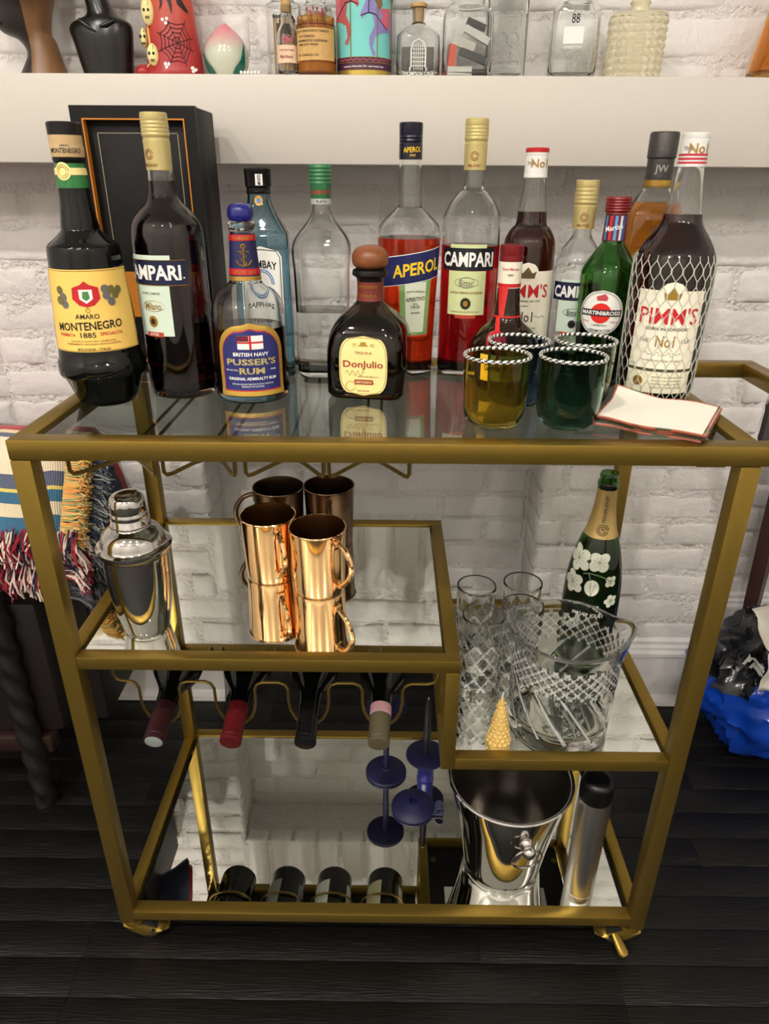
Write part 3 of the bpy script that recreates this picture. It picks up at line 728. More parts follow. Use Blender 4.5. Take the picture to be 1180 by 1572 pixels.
strokes('label_border', S, [[(.0285 * (1 if math.cos(a) > 0 else -1) * abs(math.cos(a)) ** .6, .043 + .0345 * (1 if math.sin(a) > 0 else -1) * abs(math.sin(a)) ** .6) for a in [2 * PI * i / 40 for i in range(41)]]], .00035, gold_ink, lb, off=.0008)
text(S, 'TEQUILA', .0595, .0034, brown_ink, lb, width=.022, off=.001); text(S, 'DonJulio', .0445, .0110, mat('dark_red_print', (150, 36, 24), .5), lb, width=.050, bold=.018, off=.001)
text(S, '19', .069, .0038, gold_ink, lb, s=-.011, off=.001); text(S, '42', .069, .0038, gold_ink, lb, s=.011, off=.001)
shape('hat_emblem', S, [(-.007, .0675), (.007, .0675), (.004, .0692), (.003, .0725), (-.003, .0725), (-.004, .0692)], gold_ink, lb, off=.001)
rb = shape('red_plaque', S, [(-.010, .0205), (.012, .0205), (.0135, .0225), (.012, .0268), (-.010, .0268), (-.0115, .0245)], mat('plaque_red', (150, 52, 34), .5), lb, off=.001); text(S, 'REPOSADO', .0236, .003, pale_yellow, lb, s=.001, width=.020, off=.0014)
strokes('flourish', S, [[(-.022 + .0006 * i, .0345 + .003 * math.sin(i * .55)) for i in range(40)], circ(-.016, .018, .006, .006, 16)], .0003, gold_ink, lb, off=.0009)
text(S, 'HECHO EN MEXICO', .0305, .0017, brown_ink, lb, s=.006, width=.026, off=.001); text(S, '100% AGAVE', .0125, .002, brown_ink, lb, off=.001)

# orange-red aperitivo
t = thing('aperitif_bottle', 'orange-red aperitif bottle with slanted navy and yellow name band', 'bottle', (.0285, .3225, ZG), math.radians(8), GB)
pr = sm(mm([(35.5, 0), (36.2, 20), (37.4, 60), (38.9, 103), (41, 150), (42, 176), (41.8, 188.8), (38.3, 198), (28.6, 207.2), (19.2, 216), (16, 222), (15.4, 248), (14.7, 276)]), 4)
o = hollow(t, pr, glass, lm=orange_lq, level=.181); S = round_surf(o)
c, cp = screw_cap(t, [(14.9, 274), (14.9, 292), (14.3, 293), (15.1, 295), (14.4, 297), (15.1, 299), (14.6, 301), (14.9, 302), (15.0, 315)], mat('navy_cap', (20, 20, 40), .3), ridges=None)
text(round_surf(cp), 'APEROL', .285, .0062, yellow_ink, c, width=.024, off=.0005, skew=.06); text(round_surf(cp), '1919', .2785, .0028, yellow_ink, c, off=.0005)
lb = patch('lower_label', S, .056, .134, lambda q: .040 + .010 * q, mat('label_orange_edge', (216, 70, 30), .5), t, off=.0003, sc=.004)
l2 = patch('label_field', S, .058, .134, lambda q: .037 + .009 * q, mat('label_green', (130, 168, 104), .5, var=.15, vscale=60), t, off=.0006, sc=.004)
l3 = patch('label_centre', S, .062, .128, lambda q: .024 + .006 * q, mat('label_white_green', (222, 230, 206), .5), t, off=.0008, sc=.004)
text(S, 'APERITIVO', .106, .0055, ink, l3, s=.004, width=.026, off=.0012, skew=.08); text(S, 'DAL', .100, .0026, ink, l3, s=.004, off=.0012); text(S, '1919', .0955, .0045, ink, l3, s=.004, off=.0012)
text(S, 'RICETTA ORIGINALE', .116, .0022, ink, l3, s=.004, width=.024, off=.0012, arc=-6); text(S, 'BARBIERI', .088, .0022, ink, l3, s=.004, off=.0012)
wb_ = patch('band_edge', S, .1265, .1645, .088, white_p, t, off=.0009, skew=.16, ns=26); nb = patch('name_band', S, .1275, .1635, .088, mat('band_navy', (28, 34, 88), .45), t, off=.0012, skew=.16, ns=26)
text(S, 'APEROL', .1455, .0165, yellow_ink, nb, width=.066, bold=.025, off=.0018, skew=.16, s=.006)

# middle red aperitif
g2 = [(38.6, 0), (39.4, 10), (39.2, 60), (39.2, 128), (38.8, 199.6), (37.4, 209), (30.7, 222.4), (21, 233.6), (14.2, 240.3), (12.6, 248), (12.4, 262)]
t, S = campari(.1118, .324, -10, g2, 262.3, 320, 14.4, .172, red_lq, 'tall bright red aperitif bottle with white on black name band, middle of the back row')
patch('top_strip', S, .170, .175, .05, palegreen_p, t, ns=12)
nb = patch('name_band', S, .1425, .1705, .078, mat('band_black', (20, 22, 30), .45), t, ns=26, off=.0006); text(S, 'CAMPARI', .1565, .0185, white_ink, nb, width=.072, bold=.03, off=.0011)
lb = patch('front_label', S, .0855, .142, .052, palegreen_p, t, ns=14)
text(S, 'Bitter', .127, .0085, grey_ink, lb, width=.018); strokes('flourish', S, [circ(0, .1275, .016, .006, 24), circ(0, .1275, .010, .007, 20)], .0003, grey_ink, lb)
text(S, 'DAVIDE CAMPARI SUCCESSORE', .1145, .003, brown_ink, lb, width=.044)
shape('crest', S, [(math.cos(a) * (.0078 if i % 2 else .0062), .1005 + math.sin(a) * (.0085 if i % 2 else .0068)) for i, a in enumerate([2 * PI * k / 28 for k in range(28)])], ink, lb); shape('crest_shield', S, circ(0, .1005, .0034, .004, 10), gold_ink, lb, off=.001)
text(S, '24% VOL PRODUCT OF ITALY', .0895, .002, brown_ink, lb, width=.038); patch('red_strip', S, .081, .0855, .028, mat('brick_red_print', (176, 62, 40), .5), t, off=.0006)

# orange liqueur with ribbon
t = thing('liqueur_bottle', 'round dark brown liqueur bottle with red ribbon and wax seal behind the tumblers', 'bottle', (.1553, .2455, ZG), math.radians(-6), GB)
pr = sm(mm([(40, 0), (44.5, 14), (45.8, 38), (45.5, 54), (42.8, 64), (32.9, 75.6), (21.5, 85.2), (17.2, 97), (15.2, 115), (14.2, 130)]), 4)
o = solid(t, pr, mat('dark_brown_glass', (40, 22, 12), .04, trans=.35, ior=1.5)); S = round_surf(o)
nl = M().rings(mm([(14.4, 128), (14.6, 160)]), q=10, cap0=False, cap1=False).obj('neck_label', cream_p, t); CS = round_surf(mm([(14.4, 128), (14.6, 160)]))
for z0, z1 in ((.129, .1335),): M().rings([(.0148, z0), (.0148, z1)], q=10, cap0=False, cap1=False).obj('neck_stripe', red_ink, nl)
text(CS, 'Grand Marnier', .151, .0032, red_ink, nl, width=.022, off=.0006); text(CS, '1880', .144, .003, grey_ink, nl, off=.0006)
screw_cap(t, [(14.9, 159.5), (14.9, 166), (14.4, 166.6), (14.8, 168), (14.8, 178)], darkred_cap)
rib = mat('red_ribbon', (200, 40, 36), .4)
rm = M(); rm.tube([(.0165 * math.sin(a), -.0165 * math.cos(a), .093) for a in [2 * PI * k / 24 for k in range(24)]], .0022, n=6, closed=True)
rb = rm.obj('ribbon', rib, t)
patch('ribbon_strip', S, .093, .130, lambda q: .006 + .008 * q, rib, rb, off=.0008, sc=-.008, ns=6)
patch('ribbon_tail', S, .030, .093, lambda q: .006, rib, rb, off=.0009, sc=-.012, ns=6)
sl = shape('wax_seal', S, circ(-.0125, .066, .0125, .0125, 22), mat('red_wax', (186, 32, 40), .35), t, off=.002); strokes('seal_rim', S, [circ(-.0125, .066, .0115), circ(-.0125, .066, .0075)], .0012, MATS['red_wax'], sl, off=.003)
lb = patch('front_label', S, .016, .050, .072, pale_yellow, t, off=.0006); text(S, 'Grand Marnier', .034, .0085, ink, lb, width=.058, off=.001); text(S, 'LIQUEUR', .024, .004, brown_ink, lb, off=.001)

# two fruit-cup liqueurs
def fruit_cup(x, y, rot, prof, lv, lab, capz, capr, red_top, zs, k):
    t = thing('liqueur_bottle', lab, 'bottle', (x, y, ZG), math.radians(rot), GB)
    o = hollow(t, sm(mm(prof), 4), glass, lm=pimm_lq, level=lv); S = round_surf(o)
    z0, z1 = capz
    c, cp = screw_cap(t, [(capr + .3, z0), (capr + .4, z0 + 3), (capr, z0 + 3.5), (capr, z1 - 6), (capr - .4, z1 - 5.5), (capr, z1 - 4.5), (capr, z1)], mat('white_cap', (232, 232, 228), .35))
    CS = round_surf(cp)
    if red_top: M().rings(mm([(capr + .1, z1 - 1), (capr + .2, z1 + 3.5), (capr - 1, z1 + 4.5)]), q=10).obj('cap_top', mat('cap_red', (186, 30, 36), .35), c)
    else:
        for dz in (3, 7, 11): M().rings(mm([(capr + .5, z0 + dz), (capr + .5, z0 + dz + 2)]), q=10, cap0=False, cap1=False).obj('cap_stripe', mat('stripe_red', (196, 40, 60), .4), c)
    text(CS, 'No1', (z0 * .45 + z1 * .55) / 1000, .010, gold_ink, c, s=.004, off=.0006); text(CS, 'THE', (z0 * .45 + z1 * .55) / 1000, .004, grey_ink, c, s=-.008, off=.0006)
    return t, S, o
fc = [(34, 0), (35.6, 8), (35.8, 50), (35.8, 110), (35.2, 153), (33.7, 177), (26.8, 191), (20.6, 198), (18.9, 214), (16.2, 236), (13.6, 256)]
t, S, o = fruit_cup(.1910, .325, -8, fc, .2135, 'dark fruit cup liqueur bottle with red-topped white cap and cream label, in the back row', (254, 284), 14.8, True, 0, 1)
lb = patch('front_label', S, .051, .142, .086, cream_p, t, ns=24, off=.0005); lt = patch('label_crown_top', S, .1415, .153, ell(.032, 2), cream_p, t, off=.0005, sc=0) if False else patch('label_crown_top', S, .130, .153, arch(.030, .8), cream_p, t, off=.0006)
shape('crown', S, [(-.009, .133), (.009, .133), (.0115, .142), (.006, .1395), (0, .1475), (-.006, .1395), (-.0115, .142)], mat('crown_brown', (96, 76, 44), .5), lb, off=.001)
text(S, "PIMM'S", .117, .0175, red_ink, lb, width=.062, bold=.004, off=.001); text(S, 'THE ORIGINAL No1 CUP', .104, .0028, ink, lb, width=.04, off=.001); text(S, 'Liqueur', .0975, .003, ink, lb, off=.001)
text(S, 'No1', .083, .0135, mat('dark_gold_ink', (84, 76, 50), .4), lb, width=.022, off=.001); strokes('signature', S, [[(-.030 + .002 * i, .083 + .0012 * math.sin(i * 1.3)) for i in range(10)], [(.013 + .002 * i, .083 + .0012 * math.sin(i * 1.3)) for i in range(10)]], .0003, ink, lb)
text(S, 'A SINGULAR DRINK', .068, .0026, grey_ink, lb, width=.034, off=.001); text(S, 'FOUNDED IN LONDON', .060, .0026, grey_ink, lb, width=.04, off=.001)

fc2 = [(41, 0), (43.5, 8), (44.8, 16), (45.6, 50), (45.9, 100), (46, 154), (43.8, 173), (37, 187), (24.4, 205), (21.2, 217), (17.5, 241), (13.6, 268)]
t, S, o = fruit_cup(.3425, .199, -15, fc2, .217, 'dark fruit cup liqueur bottle in a white mesh sleeve, front right of the cart top', (266, 299), 14.9, False, 0, 1)
lb = patch('front_label', S, .046, .137, .080, cream_p, t, ns=24, off=.0005); patch('label_crown_top', S, .125, .147, arch(.030, .8), cream_p, t, off=.0006)
shape('crown', S, [(-.008, .127), (.008, .127), (.010, .135), (.005, .133), (0, .140), (-.005, .133), (-.010, .135)], gold_ink, lb, off=.001)
text(S, "PIMM'S", .1085, .0195, red_ink, lb, width=.068, bold=.004, off=.001); text(S, 'BORN IN LONDON', .0935, .0036, ink, lb, width=.048, off=.001)
text(S, 'No1', .079, .0135, gold_ink, lb, width=.021, off=.001); text(S, 'THE', .0795, .0045, grey_ink, lb, s=-.024, off=.001); text(S, 'CUP', .0795, .0045, grey_ink, lb, s=.024, off=.001)
strokes('signature', S, [[(-.022 + .0011 * i, .0635 + .003 * math.sin(i * .8) * math.cos(i * .23)) for i in range(40)]], .0003, grey_ink, lb); text(S, 'A SINGULAR DRINK OF SPIRIT', .056, .0022, grey_ink, lb, width=.044, off=.001); text(S, '1 L', .050, .003, ink, lb, s=-.034, off=.001)
patch('dark_stripe', S, .0425, .046, .080, mat('olive_stripe', (70, 66, 44), .5), t, ns=24, off=.0006); l2 = patch('lower_label', S, .016, .0425, .080, mat('cream_paper_2', (232, 228, 200), .6), t, ns=24, off=.0005)
shape('rosette', S, circ(-.024, .030, .006, .006), gold_ink, l2, off=.001)
for k in range(4): text(S, 'PRODUCT OF GREAT BRITAIN', .036 - k * .0042, .0019, grey_ink, l2, s=.010, width=.036, off=.001)
net = M(); nc = 24; nrow = 12; z0, z1 = .006, .172; cell = (z1 - z0) / nrow
for i in range(nc):
    for sg in (-1, 1):
        pts = []
        for k in range(nrow + 1):
            up = (k % 2) * .5 * sg * .92; z = z0 + k * cell
            for dz, du in ((-.2, 0), (.2, 0)):
                zz = z + dz * cell; r = at(o, min(max(zz, .004), .18)) + .0012
                a = 2 * PI * (i + up + .5 * 0) / nc
                pts.append((r * math.sin(a), -r * math.cos(a), max(zz, .003)))
        net.tube(pts, .00052, n=4)
no = net.obj('mesh_sleeve', mat('white_netting', (196, 198, 186), .55), t); no['label'] = 'white hexagonal plastic mesh sleeve'

# small clear aperitif bottle, nearly empty
g3 = [(31.5, 0), (33.0, 8), (33.2, 60), (33.0, 110), (32.5, 144), (28.8, 160.6), (19.9, 174), (14.2, 182), (12.8, 191), (12.6, 196)]
t, S = campari(.2605, .3260, -14, g3, 193, 251, 14.6, .034, dkred_lq, 'small nearly empty clear aperitif bottle with gold cap between two labelled bottles', k=.9)
nb = patch('name_band', S, .104, .1275, .066, navy_p, t, ns=22, off=.0006); text(S, 'CAMPARI', .1155, .0155, white_ink, nb, width=.060, bold=.03, off=.0011)
lb = patch('front_label', S, .062, .1035, .044, mint_p, t, ns=14); text(S, 'Bitter', .088, .007, ink, lb, width=.016); strokes('flourish', S, [circ(0, .0885, .013, .005, 24)], .0003, ink, lb); shape('crest', S, circ(0, .073, .005, .0055, 14), ink, lb); patch('top_strip', S, .1275, .131, .04, mint_p, t, ns=10); patch('red_strip', S, .058, .062, .03, MATS['brick_red_print'], t, off=.0006)

# green vermouth
t = thing('vermouth_bottle', 'green vermouth bottle with round white label and dark red cap', 'bottle', (.2835, .2575, ZG), math.radians(-22), GB)
pr = sm(mm([(28.5, 0), (30, 8), (31.4, 50), (34.6, 90), (35.4, 136), (33.1, 151.7), (23.6, 167), (14.8, 179.4), (13.6, 186), (12.4, 214)]), 4)
o = hollow(t, pr, green_gl, lm=mat('green_dark_wine', (60, 84, 36), .0, trans=1., ior=1.35), level=.083); S = round_surf(o)
nl = M().rings([(at(o, z) + .0005, z) for z in (.1835, .195, .205, .2135)], q=10, cap0=False, cap1=False).obj('neck_label', mat('maroon_band', (90, 24, 34), .45), t); NS = round_surf(o)
for s_, c_ in ((-.010, (70, 130, 190)), (-.004, (190, 40, 50)), (.002, (90, 150, 210)), (.008, (210, 210, 220)), (.012, (60, 80, 150))):
    patch('neck_stripe', NS, .1845, .2125, .003, mat('stripe%d' % int(s_ * 1000), c_, .45), nl, sc=s_, off=.0009, ns=2, nz=4)
text(NS, 'Martini', .199, .006, white_ink, nl, rot=PI / 2 * .15, width=.020, off=.0014)
screw_cap(t, [(13.8, 214), (13.4, 216), (14.8, 217), (14.9, 233)], darkred_cap, ridges=(218, 231, 4, .7))
lb = patch('front_label', S, .0715, .1275, ell(.056), white_p, t, nz=22, ns=20, off=.0006)
strokes('label_ring', S, [circ(0, .0995, .0265, .0265, 40), circ(0, .0995, .0252, .0252, 40)], .0003, grey_ink, lb, off=.0008)
shape('red_disc', S, circ(0, .0995, .0125, .0125, 28), mat('label_red', (214, 36, 30), .45), lb, off=.001); shape('black_bar', S, [(-.0255, .096), (-.008, .096), (.008, .096), (.0255, .096), (.0255, .104), (.008, .104), (-.008, .104), (-.0255, .104)], ink, lb, off=.0013)
text(S, 'MARTINI&ROSSI', .100, .0052, white_ink, lb, width=.047, bold=.03, off=.0018); text(S, 'VERMOUTH', .0775, .0036, ink, lb, width=.026, off=.001, arc=8.); text(S, "L'APERITIVO", .0845, .0026, ink, lb, width=.018, off=.001)
text(S, '750 ml', .089, .0024, red_ink, lb, s=-.018, off=.001); text(S, '15% vol', .089, .0024, red_ink, lb, s=.018, off=.001)
shape('crest', S, [(-.006, .115), (.006, .115), (.007, .119), (.003, .1235), (-.002, .1215), (-.007, .120)], mat('crest_rose', (190, 70, 80), .5), lb, off=.001)

# square amber whisky
t = thing('whisky_bottle', 'square amber whisky bottle with dark grey cap at the back right', 'bottle', (.3475, .3165, ZG), math.radians(-10), GB)
pr = sm([(.034, .034, .008, 0), (.0362, .0362, .008, .008), (.0352, .0352, .008, .10), (.034, .034, .008, .19), (.0325, .0325, .009, .213), (.026, .026, .014, .228), (.0180, .0180, .0168, .241), (.0166, .0166, .0166, .254)], 3)
o = hollow(t, pr, glass, lm=whisky_lq, level=.226, q=8); S = flat_surf(o)
c, cp = screw_cap(t, [(16.8, 244), (16.8, 252), (16.3, 252.6), (16.4, 276), (17.8, 278), (18, 304), (17.2, 306)], mat('gunmetal_cap', (74, 72, 70), .4, .6, bump=.3, bscale=700))
M().rings(mm([(17.0, 243), (17.1, 252)]), q=8, cap0=False, cap1=False).obj('gold_band', gold_ink, c)
text(round_surf(cp), 'JW', .264, .011, mat('silver_ink', (170, 168, 160), .3, .5), c, off=.0006)
def slant(name, z0, z1, mt, off, wd=.064): return patch(name, S, z0, z1, wd, mt, t, off=off, skew=.32, ns=10)
slant('label_orange', .112, .172, mat('label_amber', (206, 120, 36), .5), .0005); l2 = slant('label_grey', .120, .170, mat('label_silver', (176, 172, 160), .45), .0008); slant('label_edge', .170, .173, gold_ink, .0010)
text(S, 'PLATINUM', .151, .0085, ink, l2, width=.052, off=.0012, skew=.32); text(S, 'LABEL', .138, .0085, ink, l2, width=.032, off=.0012, skew=.32); text(S, 'BLENDED SCOTCH WHISKY', .1285, .0032, ink, l2, width=.050, off=.0012, skew=.32)
lw = patch('lower_panel', S, .012, .085, .060, mat('label_amber_2', (190, 112, 34), .5), t, off=.0005); strokes('barcode', S, [[(.018 + .0014 * k, .020), (.018 + .0014 * k, .034)] for k in range(6)], .0004, ink, lw)
shape('walker_mark', S, [(-.004, .186), (.004, .186), (.003, .193), (.005, .198), (-.003, .199), (-.005, .193)], mat('brown_print', (96, 50, 20), .5), t, off=.0008); strokes('script_lines', S, [[(-.026 + .0026 * i, .181 - k * .004) for i in range(18)] for k in range(3)], .0003, brown_ink, t)
# ------------------------------------------------------------------ gift box
t = thing('gift_box', 'tall black presentation box with orange trim line behind the bottles', 'box', (-.3165, .352, ZG), 0)
bw, bd, bh = .0775, .050, .331
boxm = mat('black_box_card', (6, 6, 6), .55, spec=.3, bump=.12, bscale=500)
M().bbox(-bw, bw, -bd + .012, bd, 0, bh, .003).obj('body', boxm, t)
fr = M()
for a in ((-bw, bw, bh - .014, bh), (-bw, bw, 0, .014), (-bw, -bw + .014, .014, bh - .014), (bw - .014, bw, .014, bh - .014)): fr.box(a[0], a[1], -bd, -bd + .012, a[2], a[3])
fr.obj('lid_frame', boxm, t, smooth=False)
om = mat('orange_trim', (206, 128, 34), .5)
i_ = bw - .014; og = M()
for a in ((-i_, i_, bh - .0155, bh - .014), (-i_, i_, .014, .0155), (-i_, -i_ + .0015, .0155, bh - .0155), (i_ - .0015, i_, .0155, bh - .0155)): og.box(a[0], a[1], -bd - .0004, -bd + .010, a[2], a[3])
og.obj('trim_line', om, t, smooth=False)
st = M(); pw, ph0, ph1 = bw - .027, .026, bh - .030
n = 60
for i in range(n):
    x = -pw + 2 * pw * i / n; st.box(x, x + pw / n * 1.1, -bd + .0112, -bd + .0122, ph1, ph1 + .0008)
for i in range(118):
    z = ph0 + (ph1 - ph0) * i / 118
    for sx in (-1, 1): st.box(sx * pw - .0004, sx * pw + .0004, -bd + .0112, -bd + .0122, z, z + .0016)
st.obj('stitching', mat('cream_thread', (200, 190, 160), .6), t, smooth=False)
ob = M().box(-i_ + .002, i_ - .002, -bd + .0105, -bd + .0126, .075, .135).obj('orange_panel', om, t, smooth=False)
def bside(s, z, off): return (bw + off, s, z)
text(bside, 'VEUVE CLICQUOT', .215, .004, mat('box_print', (120, 104, 70), .5), t, rot=PI / 2, width=.11, s=-.012, name='side_lettering'); text(bside, 'PONSARDIN', .205, .004, MATS['box_print'], t, rot=PI / 2, width=.07, s=.002, name='side_lettering')
def bfront(s, z, off): return (s, -bd + .0126 + -off, z)
text(bfront, 'VEUVE CLICQUOT', .105, .008, ink, ob, width=.08, s=-.02)

# ------------------------------------------------------------------ tumblers with twisted rims
def tumbler(x, y, gm, lab, rot):
    t = thing('tumbler', lab, 'glass', (x, y, ZG), rot, 'coloured tumblers with rope rims')
    pr = sm(mm([(22, 0), (28.5, 4), (33.2, 12), (35.2, 28), (36.3, 52), (36.6, 78)]), 4)
    out = pr; inn = [(max(r - .0022, .002), z) for r, z in sm(mm([(20, 5), (28, 7.6), (33.0, 15), (35.2, 28), (36.3, 52), (36.6, 78)]), 4)]
    M().rings(out + inn[::-1], q=12).obj('glass_body', gm, t)
    m = M(); N, n = 120, 8; R0, r0 = .0356, .0021
    vs = [((R0 + r0 * math.cos(2 * PI * k / n)) * math.cos(2 * PI * i / N), (R0 + r0 * math.cos(2 * PI * k / n)) * math.sin(2 * PI * i / N), .0788 + r0 * math.sin(2 * PI * k / n)) for i in range(N) for k in range(n)]
    for i in range(N):
        for k in range(n):
            m.cur = 1 if ((i - k * .75) % 4) < 2 else 0
            if k == 0 and i == 0: o0 = len(m.v); m.v += vs
            m.f.append((i * n + k, i * n + (k + 1) % n, ((i + 1) % N) * n + (k + 1) % n, ((i + 1) % N) * n + k)); m.mi.append(m.cur)
    m.obj('rope_rim', [mat('rim_white', (236, 236, 230), .3), mat('rim_black', (22, 22, 22), .3)], t)
    return t
tumbler(.1222, .0800, mat('yellow_glass', (255, 232, 130), .0, trans=1., ior=1.33), 'yellow glass tumbler with black and white rope rim', 0)
tumbler(.2050, .0790, mat('teal_glass', (128, 172, 156), .0, trans=1., ior=1.33), 'dark teal glass tumbler with rope rim in front', 1.)
tumbler(.1585, .1570, mat('steel_blue_glass', (164, 186, 212), .0, trans=1., ior=1.33), 'blue glass tumbler with rope rim behind the yellow one', 2.)
tumbler(.2392, .1625, mat('sage_glass', (196, 218, 192), .0, trans=1., ior=1.33), 'pale green glass tumbler with rope rim behind the dark teal one', 3.)

# ------------------------------------------------------------------ napkins
linen = mat('cream_linen', (240, 236, 222), .85, bump=.25, bscale=700, sheen=.2)
edge_ms = [mat('edge_coral', (172, 100, 80), .9), mat('edge_moss', (84, 86, 66), .9), mat('edge_rust', (142, 76, 56), .9)]
Q = [Vector((.236, .063, 0)), Vector((.331, .0045, 0)), Vector((.392, .110, 0)), Vector((.287, .162, 0))]
for k in range(4):
    nm = M(); nn = 14; vs = []; bd_ = []
    dx, dy = (.003 - .002 * k) * (1 if k % 2 else -1), .0016 * (1.5 - k)
    for j in range(nn + 1):
        for i in range(nn + 1):
            u, v = i / nn, j / nn; p = (Q[0] * (1 - u) + Q[1] * u) * (1 - v) + (Q[3] * (1 - u) + Q[2] * u) * v
            wv = .0028 * math.sin(u * 9 + k * .4) * (abs(v - .5) * 2) ** 2 + .002 * math.sin(v * 8 + k) * (abs(u - .5) * 2) ** 2
            lift = .010 * max(0, (v - .6) / .4) ** 2 * max(0, 1 - u * 2.2)
            z = ZT + .0016 + k * .0030 + .0012 * math.sin(u * 6 + 1) * math.sin(v * 5 + k * .3) + lift
            vs.append((p.x + dx + wv * .5, p.y + dy + wv, max(z, ZT + .0012 + k * .0026)))
    W_ = nn + 1
    fs = [(j * W_ + i, j * W_ + i + 1, (j + 1) * W_ + i + 1, (j + 1) * W_ + i) for j in range(nn) for i in range(nn)]
    up = [(x, y, z + .0011) for x, y, z in vs]; o = len(vs)
    per = [i for i in range(W_)] + [W_ * (j + 1) - 1 for j in range(1, W_)] + [W_ * nn + i for i in range(nn - 1, -1, -1)] + [W_ * j for j in range(nn - 1, 0, -1)]
    nm.add(vs + up, fs + [tuple(a + o for a in f) for f in fs] + [(per[i], per[(i + 1) % len(per)], per[(i + 1) % len(per)] + o, per[i] + o) for i in range(len(per))])
    lab = ['lowest cream linen napkin of the stack on the cart corner', 'second cream linen napkin from the bottom of the stack', 'third cream linen napkin from the bottom of the stack', 'topmost cream linen napkin with stitched coral and green edge'][k]
    no = tag(nm.obj('napkin', linen), lab, 'napkin', 'linen napkins stacked on the cart')
    em = M(); N_ = len(per)
    for i in range(N_):
        a, b = per[i], per[(i + 1) % N_]; em.cur = (i // 2 + k) % 3 if (i // 5) % 2 else k % 3
        pa = Vector(vs[a]) + Vector((0, 0, .0006)); pb = Vector(vs[b]) + Vector((0, 0, .0006)); em.tube([pa, pb], .00125, n=5)
    em.obj('stitched_edge', edge_ms, no)
# ------------------------------------------------------------------ on the upper mirror: shaker and mugs
ZMM = ZM - .003 + .0002
t = thing('cocktail_shaker', 'polished steel cocktail shaker on the upper mirrored shelf', 'cocktail shaker', (-.3075, .0700, ZMM))
M().rings(sm(mm([(26.5, 0), (28.6, 4), (31, 16), (35.2, 39), (38.6, 72), (39.6, 98), (39.8, 113)]), 4), q=12).obj('body', chrome, t)
M().rings(mm([(39.5, 112.5), (41.5, 113), (44, 117.5), (45.4, 122.5), (45.2, 123.6), (41, 124.5), (39.2, 126.2), (38.6, 129), (37.4, 135), (34, 141), (29, 145.6), (24.6, 148.4), (23.6, 149.6), (23.6, 152)]), q=12).obj('strainer_lid', chrome, t, angle=50)
M().rings(mm([(22.6, 150), (22.8, 153), (22.3, 153.5), (22.2, 160), (21.9, 160.4), (21.9, 161.2), (22, 161.6), (21.6, 168), (21.3, 168.4), (21.4, 169.4), (20.8, 180), (19.4, 186), (16, 189.6), (12.6, 190.2), (8, 190), (.6, 189.6)]), q=12).obj('cap', chrome, t, angle=50)

def mug(x, y, rot, body_m, lab, dark):
    t = thing('copper_mug', lab, 'mug', (x, y, ZMM), rot, 'moscow mule mugs on the upper shelf')
    out = sm(mm([(34.2, 0), (35.6, 1.5), (36.2, 10), (37.4, 50), (38.6, 88), (38.8, 95)]), 3); 
    M().rings(out + mm([(39.9, 95.6), (40.3, 97), (39.6, 98.2), (38.4, 97.6)]), q=12, cap1=False).obj('body', body_m, t, angle=45)
    M().rings([(.0384, .0976)] + [(r - .0012, z) for r, z in mm([(38.6, 90), (37.2, 50), (36, 8), (33, 3)])], q=12, cap0=False).obj('lining', copper_in if not dark else bronze, t)
    h = M(); pts = [(0, -.0355, .085), (0, -.043, .0865), (0, -.056, .081), (0, -.066, .066), (0, -.067, .050), (0, -.059, .034), (0, -.046, .0225), (0, -.0365, .018)]
    dens = sm(pts, 5)
    h.tube(dens, .0038, n=8)
    ho = h.obj('handle', body_m, t)
    for z in (.083, .019):
        M().bbox(-.006, .006, -.0395, -.0365, z - .007, z + .007, .001).obj('handle_plate', body_m, ho)
        M().ball((0, -.0398, z + (.002 if z > .05 else -.002)), .0017, n=8, m=5).obj('rivet', body_m, ho)
    return t
mug(-.1672, .2090, math.radians(27), copper, 'polished copper mug, front left of the four mugs', False)
mug(-.0930, .1715, math.radians(46), copper, 'polished copper mug, nearest of the four mugs', False)
mug(-.1670, .3090, math.radians(-80), bronze, 'dark tarnished copper mug with handle to the left, behind the polished mugs', True)
mug(-.0890, .3160, math.radians(5), bronze, 'dark tarnished copper mug, back right of the four mugs', True)

